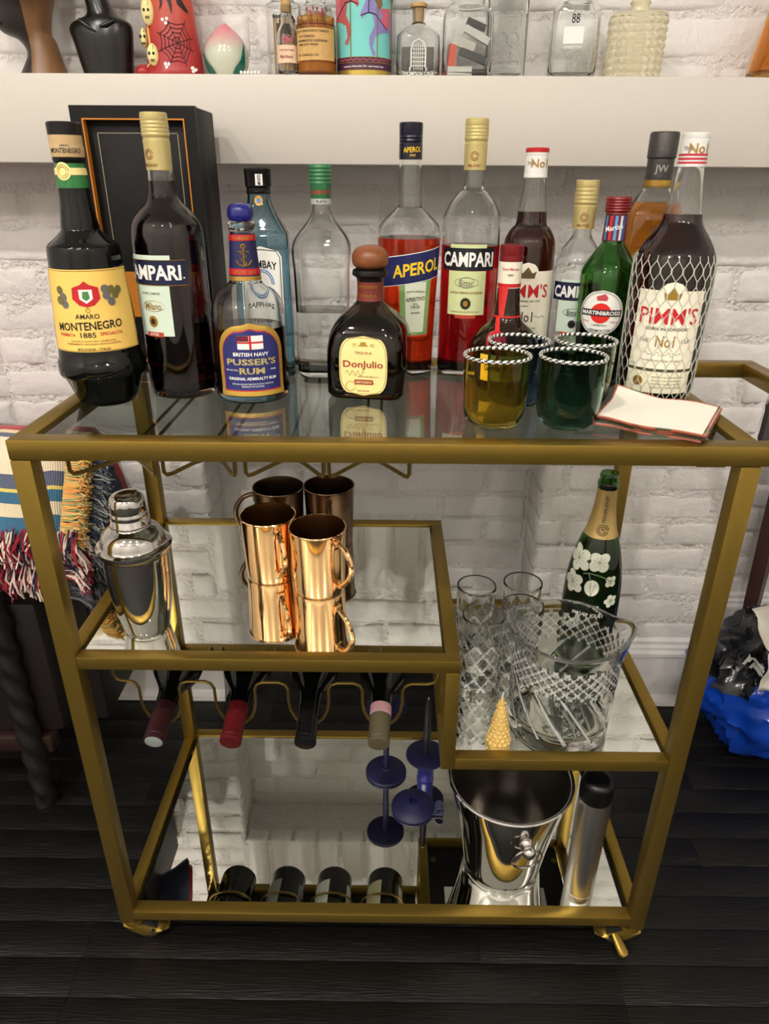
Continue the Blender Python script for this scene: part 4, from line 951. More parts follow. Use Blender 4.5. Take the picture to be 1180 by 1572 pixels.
# ------------------------------------------------------------------ wine in the rack
WZ0, WZ1, WY0, WY1 = .3655, .4300, .040, .330
def wine(i, cap_m, lab, kind, label_m=None):
    t = thing('wine_bottle', lab, 'wine bottle', (WX[i] + (-.0035, -.0035, -.0035, -.0065)[i] + .002, WY0, WZ0), 0, 'wine bottles lying in the rack')
    t.rotation_euler = (-PI / 2 + math.atan2(WZ1 - WZ0, WY1 - WY0), 0, math.radians((-1.0, -1.2, -.6, -2.2)[i]))
    # local +z runs from the mouth (0) to the base
    pr = sm(mm([(13.8, 4), (14.2, 30), (14.6, 62), (16.2, 84), (24, 100), (33.5, 116), (36.6, 130), (36.8, 150), (36.8, 285), (36, 294), (31, 297)]), 3)
    M().rings(pr, q=10).obj('glass_body', wine_gl, t)
    c = M().rings(mm([(13.4, 0), (14.8, .8), (15.0, 2), (15.0, 5.5), (14.5, 6.2), (14.9, 7.2), (14.9, 10), (14.4, 10.6), (14.5, 14), (14.8, 58), (15, 60)]), q=10, cap1=False).obj('capsule', cap_m, t, angle=28)
    M().rings(mm([(10.5, -.4), (13.0, .2)]), q=10, cap1=False).obj('capsule_disc', mat('disc_silver', (176, 190, 186), .35, .4) if i == 0 else cap_m, c)
    def S(s, z, off):   # print on the upper side, reading along the neck
        r = (.0148 if z < .062 else at(pr, z)) + off; a = s / .0148; return (r * math.sin(a), r * math.cos(a), z)
    if label_m:
        vs = []; m = M(); ns, r = 28, .0371
        for z in (.165, .262):
            for k in range(ns + 1): a = -2.6 + 5.2 * k / ns; vs.append((r * math.sin(a + 3.5), r * math.cos(a + 3.5), z))
        m.add(vs, [(k, k + 1, ns + 2 + k, ns + 1 + k) for k in range(ns)]); m.obj('paper_label', label_m, t)
    return t, c, S
t, c, S = wine(0, mat('maroon_capsule', (40, 11, 14), .4), 'wine bottle with dark maroon capsule, leftmost in the rack', 0)
text(S, 'CHATEAU', .040, .004, gold_ink, c, rot=PI, width=.016); text(S, 'GRAND VIN', .033, .0035, gold_ink, c, rot=PI, width=.018); text(S, 'ROUGE', .026, .0035, gold_ink, c, rot=PI, width=.014)
wine(1, mat('bright_red_capsule', (78, 9, 14), .4), 'wine bottle with bright red capsule, second from the left in the rack', 0, mat('grey_wine_label', (150, 150, 146), .5))
wine(2, mat('black_capsule', (14, 14, 15), .25), 'wine bottle with glossy black capsule, third from the left in the rack', 0, white_p)
t, c, S = wine(3, mat('olive_capsule', (84, 78, 58), .45, .1), 'wine bottle with olive capsule and pink band, rightmost in the rack', 0, mat('cream_wine_label', (226, 214, 176), .6))
M().rings(mm([(15.2, 44), (15.4, 61)]), q=10, cap0=False, cap1=False).obj('pink_band', mat('pink_paper', (214, 166, 172), .6), c)

# ------------------------------------------------------------------ lower right mirror
ZLL = ZL - .003 + .0002
frost = mat('frosted_cut_glass', (244, 246, 244), .45, trans=.55, ior=1.3)
def cut(a, z):
    if z < .008 or z > .088: return 1.
    d1 = abs(((a * 8 / (2 * PI) + z * 34) % 1) - .5) * 2; d2 = abs(((a * 8 / (2 * PI) - z * 34) % 1) - .5) * 2
    return 1 - .055 * max(0, 1 - d1 * 2.6) - .055 * max(0, 1 - d2 * 2.6)
def highball(x, y, rot, lab):
    t = thing('crystal_glass', lab, 'glass', (x, y, ZLL), rot, 'cut crystal highball glasses')
    out = [(.0270 + .0030 * i / 36, .126 * i / 36) for i in range(37)]
    inn = [(r - .0026, z) for r, z in out if z > .012]
    m = M(); m.rings(out + [(.0294, .1268)] + inn[::-1], q=20, mod=lambda a, z: 1.)
    nO = len(out) * 80
    for i in range(nO):
        x_, y_, z_ = m.v[i]; f = cut(math.atan2(x_, -y_), z_); m.v[i] = (x_ * f, y_ * f, z_)
        nf = (len(out) - 1) * 80
    for j in range(nf):
        c_ = sum((Vector(m.v[i]) for i in m.f[j]), Vector()) / 4
        if cut(math.atan2(c_.x, -c_.y), c_.z) < .968: m.mi[j] = 1
    m.obj('glass_body', [crystal, frost], t, angle=60); return t
highball(.1415, .1530, 0, 'cut crystal highball glass, front left of the four'); highball(.1405, .2330, .2, 'cut crystal highball glass, back left of the four')
highball(.2130, .2440, .5, 'cut crystal highball glass, back right of the four'); highball(.2015, .1800, .9, 'cut crystal highball glass seen through the crystal ice bucket')

t = thing('crystal_ice_bucket', 'large cut crystal ice bucket with flared ears and diamond hatching', 'ice bucket', (.2450, .0850, ZLL), math.radians(-12))
m = M(); N, K = 272, 60; h = .150; gro = {}
def ear(a): return abs(math.sin(a)) ** 10
vs = []
for i in range(K + 1):
    z = h * i / K
    for k in range(N):
        a = 2 * PI * k / N; r = .0690 + .0035 * z / h
        if .086 < z < .132:
            u = a * 30 / (2 * PI); v = z / .0150; d1 = abs(((u + v) % 1) - .5) * 2; d2 = abs(((u - v) % 1) - .5) * 2
            gv = max(max(0, 1 - d1 * 2.6), max(0, 1 - d2 * 2.6)); r -= .0012 * gv; gro[(i, k)] = gv
        elif .012 < z <= .086:
            u = a * 12 / (2 * PI) + z / .055; d1 = abs((u % 1) - .5) * 2; gv = max(0, 1 - d1 * 6); r -= .0012 * gv; gro[(i, k)] = gv
        e = ear(a) * max(0, (z - .100) / .05) ** 2
        vs.append(((r + .011 * e) * math.sin(a), -(r + .011 * e) * math.cos(a), z + .014 * e))
fs = [(i * N + k, i * N + (k + 1) % N, (i + 1) * N + (k + 1) % N, (i + 1) * N + k) for i in range(K) for k in range(N)]
inner = []; KI = 24
for i in range(KI + 1):
    z = h - (h - .014) * i / KI
    for k in range(N):
        a = 2 * PI * k / N; r = .0690 + .0035 * z / h - .0046; e = ear(a) * max(0, (z - .100) / .05) ** 2
        if i == KI: r -= .004
        inner.append(((r + .011 * e) * math.sin(a), -(r + .011 * e) * math.cos(a), z + .014 * e))
rim = []
for k in range(N):
    a = 2 * PI * k / N; e = ear(a); r = .0725 - .0023 + .011 * e; rim.append((r * math.sin(a), -r * math.cos(a), h + .014 * e + .0022))
o1 = len(vs); o2 = o1 + N
fs += [(K * N + k, K * N + (k + 1) % N, o1 + (k + 1) % N, o1 + k) for k in range(N)] + [(o1 + k, o1 + (k + 1) % N, o2 + (k + 1) % N, o2 + k) for k in range(N)]
fs += [(o2 + i * N + k, o2 + i * N + (k + 1) % N, o2 + (i + 1) * N + (k + 1) % N, o2 + (i + 1) * N + k) for i in range(KI) for k in range(N)]
o3 = o2 + KI * N; o4 = o2 + (KI + 1) * N; rg = []
for j, (rr, zz) in enumerate(((.052, .0125), (.046, .0145), (.034, .0120), (.028, .0135), (.012, .0120), (.001, .0120))):
    for k in range(N): a = 2 * PI * k / N; rg.append((rr * math.sin(a), -rr * math.cos(a), zz))
    b = o3 if j == 0 else o4 + (j - 1) * N
    fs += [(b + k, b + (k + 1) % N, o4 + j * N + (k + 1) % N, o4 + j * N + k) for k in range(N)]
fs.append(tuple(range(N))[::-1]); fs.append(tuple(o4 + 5 * N + k for k in range(N)))
m.add(vs + rim + inner + rg, fs)
for i in range(K):
    for k in range(N):
        if gro.get((i, k), 0) + gro.get((i, (k + 1) % N), 0) + gro.get((i + 1, k), 0) + gro.get((i + 1, (k + 1) % N), 0) > 1.75: m.mi[i * N + k] = 1
m.obj('glass_body', [crystal, frost], t, angle=55)

t = thing('champagne_bottle', 'green champagne bottle painted with white flowers behind the crystal ice bucket', 'champagne bottle', (.3150, .2280, ZLL), math.radians(-24))
pr = sm(mm([(38, 0), (41, 6), (42, 20), (42.3, 72), (41.4, 135), (36.6, 175), (28.2, 210), (21.2, 229), (16, 256), (13.8, 280), (13.0, 292)]), 4)
o = hollow(t, pr + mm([(14.4, 294), (15.2, 299), (14.6, 303), (12.6, 305), (13.2, 309), (13.2, 314), (12.2, 316)]), mat('champagne_green', (104, 168, 84), .02, trans=1., ior=1.5), wall=.004, lm=mat('green_shaded_wine', (70, 96, 30), .0, trans=1., ior=1.35), level=.205)
S = round_surf(o)
foil = M().rings([(at(o, z) + .0006, z) for z in [.2215 + .0715 * i / 12 for i in range(13)]], q=10, cap0=False, cap1=False).obj('gold_foil', mat('gold_foil', (206, 176, 112), .35, .4, bump=.1, bscale=200), t)
FS = round_surf(o); text(FS, 'PERRIER-JOUET', .266, .0055, ink, foil, rot=PI / 2, width=.040, s=.004, off=.0012); strokes('foil_seal', FS, [circ(.004, .2345, .0078), circ(.004, .2345, .0052)], .0006, ink, foil, off=.001); text(FS, 'PJ', .2345, .006, ink, foil, s=.004, off=.0012)
petal = mat('white_enamel', (226, 228, 214), .4, var=.08, vscale=60); stem_m = mat('stem_enamel', (110, 130, 90), .4)
def flower(cx, cz, r, n, rot=0., closed=False):
    if closed:
        f = shape('painted_flower', S, circ(cx, cz, r * .8, r), petal, t, off=.0006); strokes('flower_lines', S, [circ(cx, cz, r * .8, r), [(cx, cz - r), (cx - r * .2, cz + r * .6)], [(cx, cz - r), (cx + r * .35, cz + r * .5)]], .0003, stem_m, f, off=.0009); return
    f = None
    pts = []
    for i in range(n * 10):
        a = rot + 2 * PI * i / (n * 10); rr = r * (.62 + .38 * abs(math.sin(n * a / 2.)) ** .7); pts.append((cx + rr * math.cos(a), cz + rr * math.sin(a)))
    f = shape('painted_flower', S, pts, petal, t, off=.0006)
    strokes('flower_lines', S, [[(cx, cz), (cx + r * .55 * math.cos(rot + 2 * PI * (k + .5) / 9), cz + r * .55 * math.sin(rot + 2 * PI * (k + .5) / 9))] for k in range(9)] + [pts + [pts[0]]], .0003, stem_m, f, off=.0009)
flower(-.023, .188, .0205, 5); flower(.008, .189, .0165, 4, .4); flower(-.027, .150, .0185, 5, .8); flower(.003, .149, .0130, 3, 0, True); flower(.029, .160, .0095, 4, .3); flower(.034, .128, .011, 5, .2); flower(-.020, .086, .012, 4, .5)
strokes('painted_stem', S, [[(-.012, .168), (-.004, .171), (.008, .170), (.020, .166), (.027, .161)], [(-.004, .171), (.0, .160)]], .0009, stem_m, t, off=.0006)
text(S, 'CHAMPAGNE', .119, .004, white_ink, t, s=.004, width=.026, name='lettering'); text(S, 'PERRIER-JOUET', .104, .0075, white_ink, t, s=.004, width=.048, arc=-3., name='lettering'); text(S, 'BELLE EPOQUE', .093, .0045, white_ink, t, s=.004, width=.032, name='lettering'); text(S, '2014', .085, .0035, white_ink, t, s=.004, name='lettering')

# beeswax tree
t = thing('tree_candle', 'small yellow beeswax candle shaped like a fir tree', 'candle', (.1555, .0355, ZLL))
wax = mat('beeswax', (210, 178, 104), .5, var=.1, vscale=90); wax.node_tree.nodes['Principled BSDF'].inputs['Subsurface Weight'].default_value = .05; wax.node_tree.nodes['Principled BSDF'].inputs['Subsurface Radius'].default_value = (.006, .004, .002)
m = M(); m.rings(mm([(14.5, 0), (15.0, 3), (14, 10), (11.6, 30), (7.8, 52), (3.4, 70), (1.6, 76)]), q=8)
for lv in range(11):
    z = .006 + lv * .0062; R0 = .0150 * (1 - z / .094); nn = max(5, 13 - lv)
    for k in range(nn):
        a = 2 * PI * (k + .5 * (lv % 2)) / nn; m.ball((R0 * math.sin(a), -R0 * math.cos(a), z), .0034 * (1 - z / .15), .0034 * (1 - z / .15), .0038 * (1 - z / .13), n=8, m=5)
m.obj('wax_body', wax, t, angle=60); M().tube([(0, 0, .074), (.0003, 0, .080), (.001, 0, .084)], .0009, n=6).obj('wick', cream_p, t)

# ------------------------------------------------------------------ bottom mirror
ZBB = ZB - .003 + .0002
t = thing('champagne_bucket', 'polished steel champagne bucket with ring handles on the bottom shelf', 'ice bucket', (.1930, .1000, ZBB))
o = sm(mm([(61, 5), (64, 24), (68.6, 60), (76, 106), (84.5, 150), (90.5, 183)]), 3)
M().rings(mm([(58, 0), (60.5, 1), (61.5, 3.5), (60.5, 6)]) + o[1:] + mm([(93.5, 184), (95, 186.5), (93.5, 189), (90.5, 188.6), (89, 186)]), q=14, cap1=False).obj('body', chrome, t, angle=55)
M().rings([(.089, .186)] + [(r - .0015, z) for r, z in o[::-1] if z > .012] + [(.055, .009)], q=14, cap0=False).obj('lining', mat('dark_polished_lining', (176, 172, 166), .22, 1.), t)
for sg, a in ((1, math.radians(10)), (-1, math.radians(190))):
    h_ = M(); r = .0805; bx, by = r * math.sin(a), -r * math.cos(a)
    h_.ball((bx * 1.0, by * 1.0, .137), .011, .011, .011, n=14, m=9); h_.ball((bx * 1.16, by * 1.16, .133), .0105, n=16, m=10)
    ho = h_.obj('handle_knob', chrome, t)
    cx, cy, cz = bx * 1.13, by * 1.13, .1195; tx, ty = math.cos(a), math.sin(a)
    M().tube([(cx + tx * .022 * math.cos(q_) + bx * .03 * math.sin(q_), cy + ty * .022 * math.cos(q_) + by * .03 * math.sin(q_), cz - .003 + .021 * math.sin(q_)) for q_ in [2 * PI * k / 28 for k in range(28)]], .0016, n=8, closed=True).obj('handle_ring', chrome, ho)

t = thing('wine_opener', 'brushed silver cylinder bottle opener with black cap on the bottom shelf', 'bottle opener', (.3040, .0450, ZBB))
M().rings(mm([(21, 0), (22.2, 1), (22.4, 14), (22.0, 14.6), (22.0, 16), (22.4, 16.6), (22.4, 80), (23.2, 150), (23.6, 176), (23, 205)]), q=12).obj('body', steel, t, angle=25)
M().rings(sm(mm([(22.6, 205), (23.2, 208), (23.4, 222), (22.4, 234), (17, 240), (8, 241.5), (.6, 242)]), 3), q=12).obj('cap', black_pl, t)

# navy candle holders
t = thing('candle_holder', 'tall navy candle holder with slim stem and two discs', 'candle holder', (.0045, .2835, ZBB), 0, 'navy candle holders')
M().rings(mm([(36, 0), (37.6, 1.5), (37.6, 4), (36, 6), (20, 8.5), (9, 11), (7.5, 14)]), q=12).obj('base_disc', navy_wax, t, angle=25)
M().rings(mm([(5.6, 10), (5.4, 60), (5.6, 151)]), q=8).obj('stem', navy_wax, t)
M().rings(mm([(6, 149), (34, 153), (36.4, 155), (36.4, 157.5), (34, 158.5), (12, 160)]), q=12).obj('drip_pan', navy_wax, t, angle=25)
M().rings(mm([(12.5, 158), (13, 172), (12, 174), (9, 174), (9, 165)]), q=10).obj('candle_cup', navy_wax, t, angle=25)
t = thing('candle_holder', 'low navy candle holder with wide drip pan holding a dark taper candle', 'candle holder', (.0770, .2720, ZBB), 0, 'navy candle holders')
M().rings(mm([(15, 0), (15.6, 2), (15, 5), (14.5, 40), (17, 50)]), q=10).obj('foot', mat('navy_enamel', (28, 28, 112), .35), t, angle=25)
M().rings(mm([(16, 48), (34, 51), (36.4, 54), (36.4, 57), (34, 58), (14, 60), (9, 62)]), q=12).obj('drip_pan', navy_wax, t, angle=25)
cd = tag(M().rings(mm([(7.2, 0), (6.8, 40), (6.2, 90), (5.2, 116), (2.2, 122)]), q=8).obj('taper_candle', dkwax, loc=(.0770, .2720, ZBB + .0605)), 'dark blue-black taper candle standing in the low navy holder', 'candle')
M().tube([(0, 0, .120), (.0006, 0, .127)], .0009, n=6).obj('wick', cream_p, cd)
t = thing('candle_holder', 'flat navy chamberstick with domed dish and curled finger tab', 'candle holder', (.0525, .2030, ZBB), 0, 'navy candle holders')
M().rings(mm([(34, 0), (37.5, 2), (37.6, 5), (36, 7), (24, 13), (12, 17.5), (8, 18.5), (6, 18), (5.4, 10), (.5, 9)]), q=12).obj('dish', navy_wax, t, angle=30)
tb = M(); pts = []
for i in range(15):
    a = -PI / 2 + i * .36; pts.append((.046 + .0075 * math.cos(a), .0105 + .0075 * math.sin(a)))
prof = [(.034, .004), (.040, .003)] + pts
vs = []
for x_, z_ in prof: vs += [(x_, -.009 - .010, z_), (x_, .009 - .010, z_)]
n_ = len(prof); vs += [(x_ * .985, y_, z_ + .0016) for x_, y_, z_ in vs]
fs = []
for i in range(n_ - 1):
    a = 2 * i; b = 2 * n_ + 2 * i
    fs += [(a, a + 1, a + 3, a + 2), (b, b + 2, b + 3, b + 1), (a, a + 2, b + 2, b), (a + 1, b + 1, b + 3, a + 3)]
tb.add(vs, fs); tb.obj('finger_tab', mat('slate_metal', (60, 62, 88), .4, .2), t, angle=40)
# ------------------------------------------------------------------ things on the wall shelf
ZS = SZ1 + .0004; YS = .500
# carved head
t = thing('wooden_sculpture', 'carved two-tone wooden head bust at the left end of the shelf', 'sculpture', (-.512, YS, ZS))
wm = bpy.data.materials.new('two_tone_wood'); wm.use_nodes = True; nt = wm.node_tree; b = nt.nodes['Principled BSDF']; b.inputs['Roughness'].default_value = .4
tc = nt.nodes.new('ShaderNodeTexCoord'); sp = nt.nodes.new('ShaderNodeSeparateXYZ'); ma = nt.nodes.new('ShaderNodeMath'); ma.operation = 'MULTIPLY_ADD'; ma.inputs[1].default_value = -.04; rp = nt.nodes.new('ShaderNodeValToRGB'); rp.color_ramp.interpolation = 'CONSTANT'
nz = nt.nodes.new('ShaderNodeTexNoise'); nz.inputs['Scale'].default_value = 30; nt.links.new(tc.outputs['Object'], nz.inputs[0])
nt.links.new(tc.outputs['Object'], sp.inputs[0]); nt.links.new(sp.outputs[2], ma.inputs[0]); nt.links.new(sp.outputs[0], ma.inputs[2])
mr = nt.nodes.new('ShaderNodeMapRange'); mr.inputs[1].default_value = -.05; mr.inputs[2].default_value = .05; nt.links.new(ma.outputs[0], mr.inputs[0]); nt.links.new(mr.outputs[0], rp.inputs[0])
rp.color_ramp.elements[0].color = lin((36, 29, 26)); e = rp.color_ramp.elements.new(.57); e.color = lin((126, 90, 56)); rp.color_ramp.elements[1].color = lin((126, 90, 56)); rp.color_ramp.elements[-1].color = lin((126, 90, 56))
mx = nt.nodes.new('ShaderNodeMixRGB'); mx.blend_type = 'MULTIPLY'; mx.inputs[0].default_value = .35; nt.links.new(rp.outputs[0], mx.inputs[1]); nt.links.new(nz.outputs[0], mx.inputs[2]); nt.links.new(mx.outputs[0], b.inputs['Base Color'])
h = M()
h.loft(sm([(.012, 0, .036, .034, 0), (.014, 0, .029, .030, .012), (.0165, 0, .0215, .026, .030), (.010, 0, .0245, .025, .046), (-.002, 0, .032, .030, .054), (-.006, 0, .0365, .034, .064), (-.006, 0, .040, .038, .080), (-.004, 0, .044, .042, .095), (0, 0, .050, .046, .125), (.004, 0, .052, .048, .155), (.006, 0, .046, .044, .185), (.006, 0, .030, .030, .206), (.006, 0, .004, .004, .214)], 3), n=32)
h.ball((-.0335, -.020, .0775), .014, .016, .0052); h.ball((-.0345, -.020, .0860), .013, .015, .0042); h.ball((-.028, -.018, .066), .014, .016, .008)
h.loft([(-.036, -.020, .004, .006, .132), (-.041, -.022, .008, .008, .114), (-.043, -.024, .012, .011, .103), (-.036, -.020, .008, .008, .097)], n=16)
for sy in (-1, 1): h.ball((-.036, -.006 + sy * .018, .123), .011, .010, .0055)
h.obj('head', wm, t, angle=70)
er = M(); er.loft(sm([(.020, -.046, .002, .003, .088), (.021, -.048, .006, .004, .094), (.022, -.049, .009, .005, .106), (.022, -.049, .010, .005, .120), (.020, -.048, .004, .003, .128)], 2), n=14); er.obj('ear', mat('brown_wood', (126, 90, 56), .45), t)
strokes('carved_line', lambda s, z, off: (s, -.040 + .5 * abs(s) * abs(s), z), [[(.021, .088), (.018, .074), (.010, .063), (0, .058), (-.006, .057)]], .0009, mat('dark_wood_line', (40, 30, 26), .5), t) if False else None
# black bust
t = thing('stone_bust', 'glossy black stone bust with long neck beside the carved head', 'sculpture', (-.412, YS, ZS))
m = M(); m.loft(sm([(.006, 0, .034, .024, 0), (.005, 0, .038, .025, .020), (.004, 0, .042, .026, .045), (.003, 0, .0445, .025, .058), (.004, 0, .042, .023, .066), (.006, 0, .034, .021, .071), (.007, 0, .024, .019, .075), (.006, 0, .0185, .0175, .081), (.003, 0, .0165, .016, .092), (.000, 0, .0165, .017, .100), (-.004, 0, .022, .021, .106), (-.004, 0, .028, .025, .118), (-.002, 0, .031, .029, .140), (0, 0, .028, .028, .165), (0, 0, .004, .004, .180)], 3), n=32)
m.ball((-.022, -.010, .1035), .010, .010, .006); m.tube([(-.018, -.0240, .068), (-.006, -.0262, .060), (.004, -.027, .054)], [.002, .003, .001], n=8); m.tube([(.030, -.020, .068), (.018, -.025, .062), (.010, -.026, .060)], [.002, .003, .001], n=8)
m.obj('bust', mat('black_soapstone', (16, 15, 14), .26), t, angle=70)
# red painted folk piece
t = thing('painted_boot', 'red painted folk art boot with cream skulls and a spider web', 'figurine', (-.312, YS, ZS))
secs = sm([(.0, .042, .030, 0), (.001, .043, .031, .006), (.003, .0405, .030, .014), (.004, .0385, .029, .030), (.003, .036, .027, .060), (.002, .0335, .025, .095), (0, .033, .024, .140), (0, .034, .025, .150)], 3)
red_p = bpy.data.materials.new('red_orange_glaze'); red_p.use_nodes = True; nt = red_p.node_tree; b = nt.nodes['Principled BSDF']; b.inputs['Roughness'].default_value = .35
tc = nt.nodes.new('ShaderNodeTexCoord'); sp = nt.nodes.new('ShaderNodeSeparateXYZ'); mr = nt.nodes.new('ShaderNodeMapRange'); mr.inputs[1].default_value = .04; mr.inputs[2].default_value = .14; rp = nt.nodes.new('ShaderNodeValToRGB'); rp.color_ramp.elements[0].color = lin((160, 40, 44)); rp.color_ramp.elements[1].color = lin((206, 92, 52))
nt.links.new(tc.outputs['Object'], sp.inputs[0]); nt.links.new(sp.outputs[2], mr.inputs[0]); nt.links.new(mr.outputs[0], rp.inputs[0]); nt.links.new(rp.outputs[0], b.inputs['Base Color'])
m = M(); m.loft([(cx, 0, rx, ry, z) for cx, rx, ry, z in secs], n=36); m.ball((-.040, -.006, .008), .013, .018, .010); m.obj('boot', red_p, t, angle=70)
def RS(s, z, off):
    cx = at(secs, z, 0); rx = at(secs, z, 1); ry = at(secs, z, 2); s = max(-.97 * rx, min(.97 * rx, s)); return (cx + s, -(ry + off) * math.sqrt(max(.02, 1 - (s / rx) ** 2)) - off * .3, z)
skm = mat('bone_glaze', (232, 218, 150), .4)
for sx, sz, rx, rz in ((-.022, .078, .0092, .0165), (-.020, .027, .0082, .0135), (-.034, .049, .005, .012)):
    p = RS(sx, sz, 0); s_ = M(); s_.ball((sx, p[1] - .001, sz), rx, .006, rz, n=18, m=10); so = s_.obj('skull', skm, t)
    e = M()
    for dx in (-.0034, .0022): e.ball((sx + dx, p[1] - .0064, sz + .001), .0019, .001, .0022, n=8, m=5)
    e.tube([(sx - .003, p[1] - .0066, sz - .0075), (sx + .003, p[1] - .0066, sz - .007)], .0004, n=4)
    for k in range(3): e.tube([(sx - .002 + .002 * k, p[1] - .0066, sz - .0095), (sx - .002 + .002 * k, p[1] - .0066, sz - .0055)], .0004, n=4)
    e.tube([(sx + .002, p[1] - .005, sz + .012), (sx + .003, p[1] - .006, sz + .008), (sx + .001, p[1] - .0065, sz + .006)], .0003, n=4)
    e.obj('skull_face', ink, so)
wc = (.0125, .041); lines = []; tips = []
for k in range(8):
    a = .35 + 2 * PI * k / 8; L_ = .030 if k not in (0, 7) else .021; tips.append((a, L_)); lines.append([(wc[0] + math.cos(a) * L_ * i / 4, wc[1] + math.sin(a) * L_ * .98 * i / 4) for i in range(5)])
for rg_ in (.25, .45, .65, .85):
    for k in range(8):
        (a, l1), (b_, l2) = tips[k], tips[(k + 1) % 8]; b_ = b_ if b_ > a else b_ + 2 * PI
        pts = []
        for i in range(6):
            q_ = i / 5; aa = a + (b_ - a) * q_; rr = rg_ * (l1 + (l2 - l1) * q_) * (1 - .16 * math.sin(PI * q_)); pts.append((wc[0] + rr * math.cos(aa), wc[1] + rr * math.sin(aa)))
        lines.append(pts)
strokes('spider_web', RS, lines, .00045, mat('web_brown', (60, 20, 20), .5), t, off=.0004)
for dx, dz in ((-.004, .068), (.002, .069), (.0, .064), (-.006, .016), (-.001, .0155), (-.004, .012), (.030, .012), (.034, .010), (.032, .008)): shape('paint_dot', RS, circ(dx, dz, .0022, n=10), white_ink, t, off=.0006)
shape('painted_legs', RS, [(-.006, .100), (.010, .100), (.011, .084), (.009, .074), (.007, .084), (.004, .094), (.000, .094), (-.003, .084), (-.008, .078), (-.005, .086)], ink, t, off=.0008)
shape('painted_broom', RS, [(.014, .103), (.018, .104), (.030, .078), (.028, .077), (.018, .086)], ink, t, off=.0008)
strokes('yellow_trim', RS, [[(-.030, .110), (-.0295, .090), (-.0285, .060), (-.028, .030), (-.030, .018), (-.036, .012), (-.0405, .009)]], .0016, mat('trim_yellow', (230, 200, 110), .4), t, off=.0006)
# peach
t = thing('ceramic_peach', 'pale green ceramic peach with pink tip and green leaves', 'ornament', (-.234, YS, ZS))
pm = bpy.data.materials.new('celadon_pink_glaze'); pm.use_nodes = True; nt = pm.node_tree; b = nt.nodes['Principled BSDF']; b.inputs['Roughness'].default_value = .18; b.inputs['Coat Weight'].default_value = .4
tc = nt.nodes.new('ShaderNodeTexCoord'); sp = nt.nodes.new('ShaderNodeSeparateXYZ'); mr = nt.nodes.new('ShaderNodeMapRange'); mr.inputs[1].default_value = .034; mr.inputs[2].default_value = .062; rp = nt.nodes.new('ShaderNodeValToRGB'); rp.color_ramp.elements[0].color = lin((196, 200, 182)); rp.color_ramp.elements[1].color = lin((206, 110, 128))
nt.links.new(tc.outputs['Object'], sp.inputs[0]); nt.links.new(sp.outputs[2], mr.inputs[0]); nt.links.new(mr.outputs[0], rp.inputs[0]); nt.links.new(rp.outputs[0], b.inputs['Base Color'])
pp = sm(mm([(18, 0), (24, 4), (30.5, 18), (31.5, 30), (28, 43), (19, 55), (9, 63), (3, 67.5), (.4, 69)]), 3)
M().rings(pp, q=10).obj('fruit', pm, t); PS = round_surf(pp); lf = mat('green_leaf_glaze', (24, 100, 84), .2, coat=.4)
for sg in (-1, 1):
    pts = [(sg * .010, .002), (sg * .016, .012), (sg * .026, .022), (sg * .034, .033 if sg < 0 else .046), (sg * .034, .024), (sg * .033, .014), (sg * .026, .004)]
    shape('leaf', PS, pts, lf, t, off=.0016)
# match jars and candle
mw = mat('match_wood', (214, 176, 118), .7); pink = mat('match_pink', (214, 92, 112), .6); blk = mat('match_black', (34, 32, 32), .7)
def jar(name, lab, x, y, prof, gm=glass, group=None, cat='jar'):
    t = thing(name, lab, cat, (x, y, ZS), 0, group); o = hollow(t, sm(mm(prof), 3), gm, wall=.0018, base=.004); return t, o
def matches(x, y, r, n, L0, L1, head_m, lab, z0=.0052, lean=.25, rs=1):
    rnd = random.Random(rs)
    for i in range(n):
        a = rnd.uniform(0, 2 * PI); q_ = r * math.sqrt(rnd.random()) * .75; L = rnd.uniform(L0, L1); bx, by = q_ * math.cos(a), q_ * math.sin(a)
        b2 = a + rnd.uniform(-.6, .6); tx, ty = bx + (r * .85 * math.cos(b2) - bx) * lean, by + (r * .85 * math.sin(b2) - by) * lean
        mo = tag(M().tube([(0, 0, 0), (tx - bx, ty - by, L)], .0011, n=4).obj('match', mw, loc=(x + bx, y + by, ZS + z0)), lab, 'match', lab)
        M().ball((tx - bx, ty - by, L), .0017, .0017, .0026, n=6, m=4).obj('match_head', head_m, mo)
t, o = jar('match_jar', 'tall clear glass jar holding long black-tipped matches', -.1525, .520, [(24, 0), (25.4, 5), (25.4, 84), (23, 93), (15, 99), (14, 110)])
jl = patch('jar_label', round_surf(o), .022, .068, .022, mat('black_label', (26, 28, 24), .5), t, sc=.004, ns=8); strokes('label_frame', round_surf(o), [[(-.005, .024), (-.005, .066), (.013, .066), (.013, .024), (-.005, .024)], circ(.004, .052, .005, .008), circ(.004, .036, .004, .006)], .0004, gold_ink, jl)
matches(-.1525, .520, .022, 26, .068, .076, blk, 'long black-tipped wooden match in the tall glass jar', rs=3)
t, o = jar('match_bottle', 'tiny corked glass bottle of pink-tipped matches', -.1420, .470, [(14, 0), (14.6, 3), (14.8, 40), (13.6, 52), (8.6, 62), (7.2, 68), (7.6, 84)], cat='bottle')
M().rings(mm([(6.2, 76), (6.8, 88), (6.6, 92)]), q=8).obj('stopper', cork, t); bl_ = patch('paper_label', round_surf(o), .016, .037, .036, mat('pink_cream_paper', (226, 196, 168), .6), t); text(round_surf(o), 'PETITE MATCHES', .031, .0018, brown_ink, bl_, width=.02); text(round_surf(o), 'Matchbook', .0235, .004, brown_ink, bl_, width=.018)
matches(-.1420, .470, .0115, 18, .036, .042, pink, 'short pink-tipped wooden match in the tiny corked bottle', rs=5)
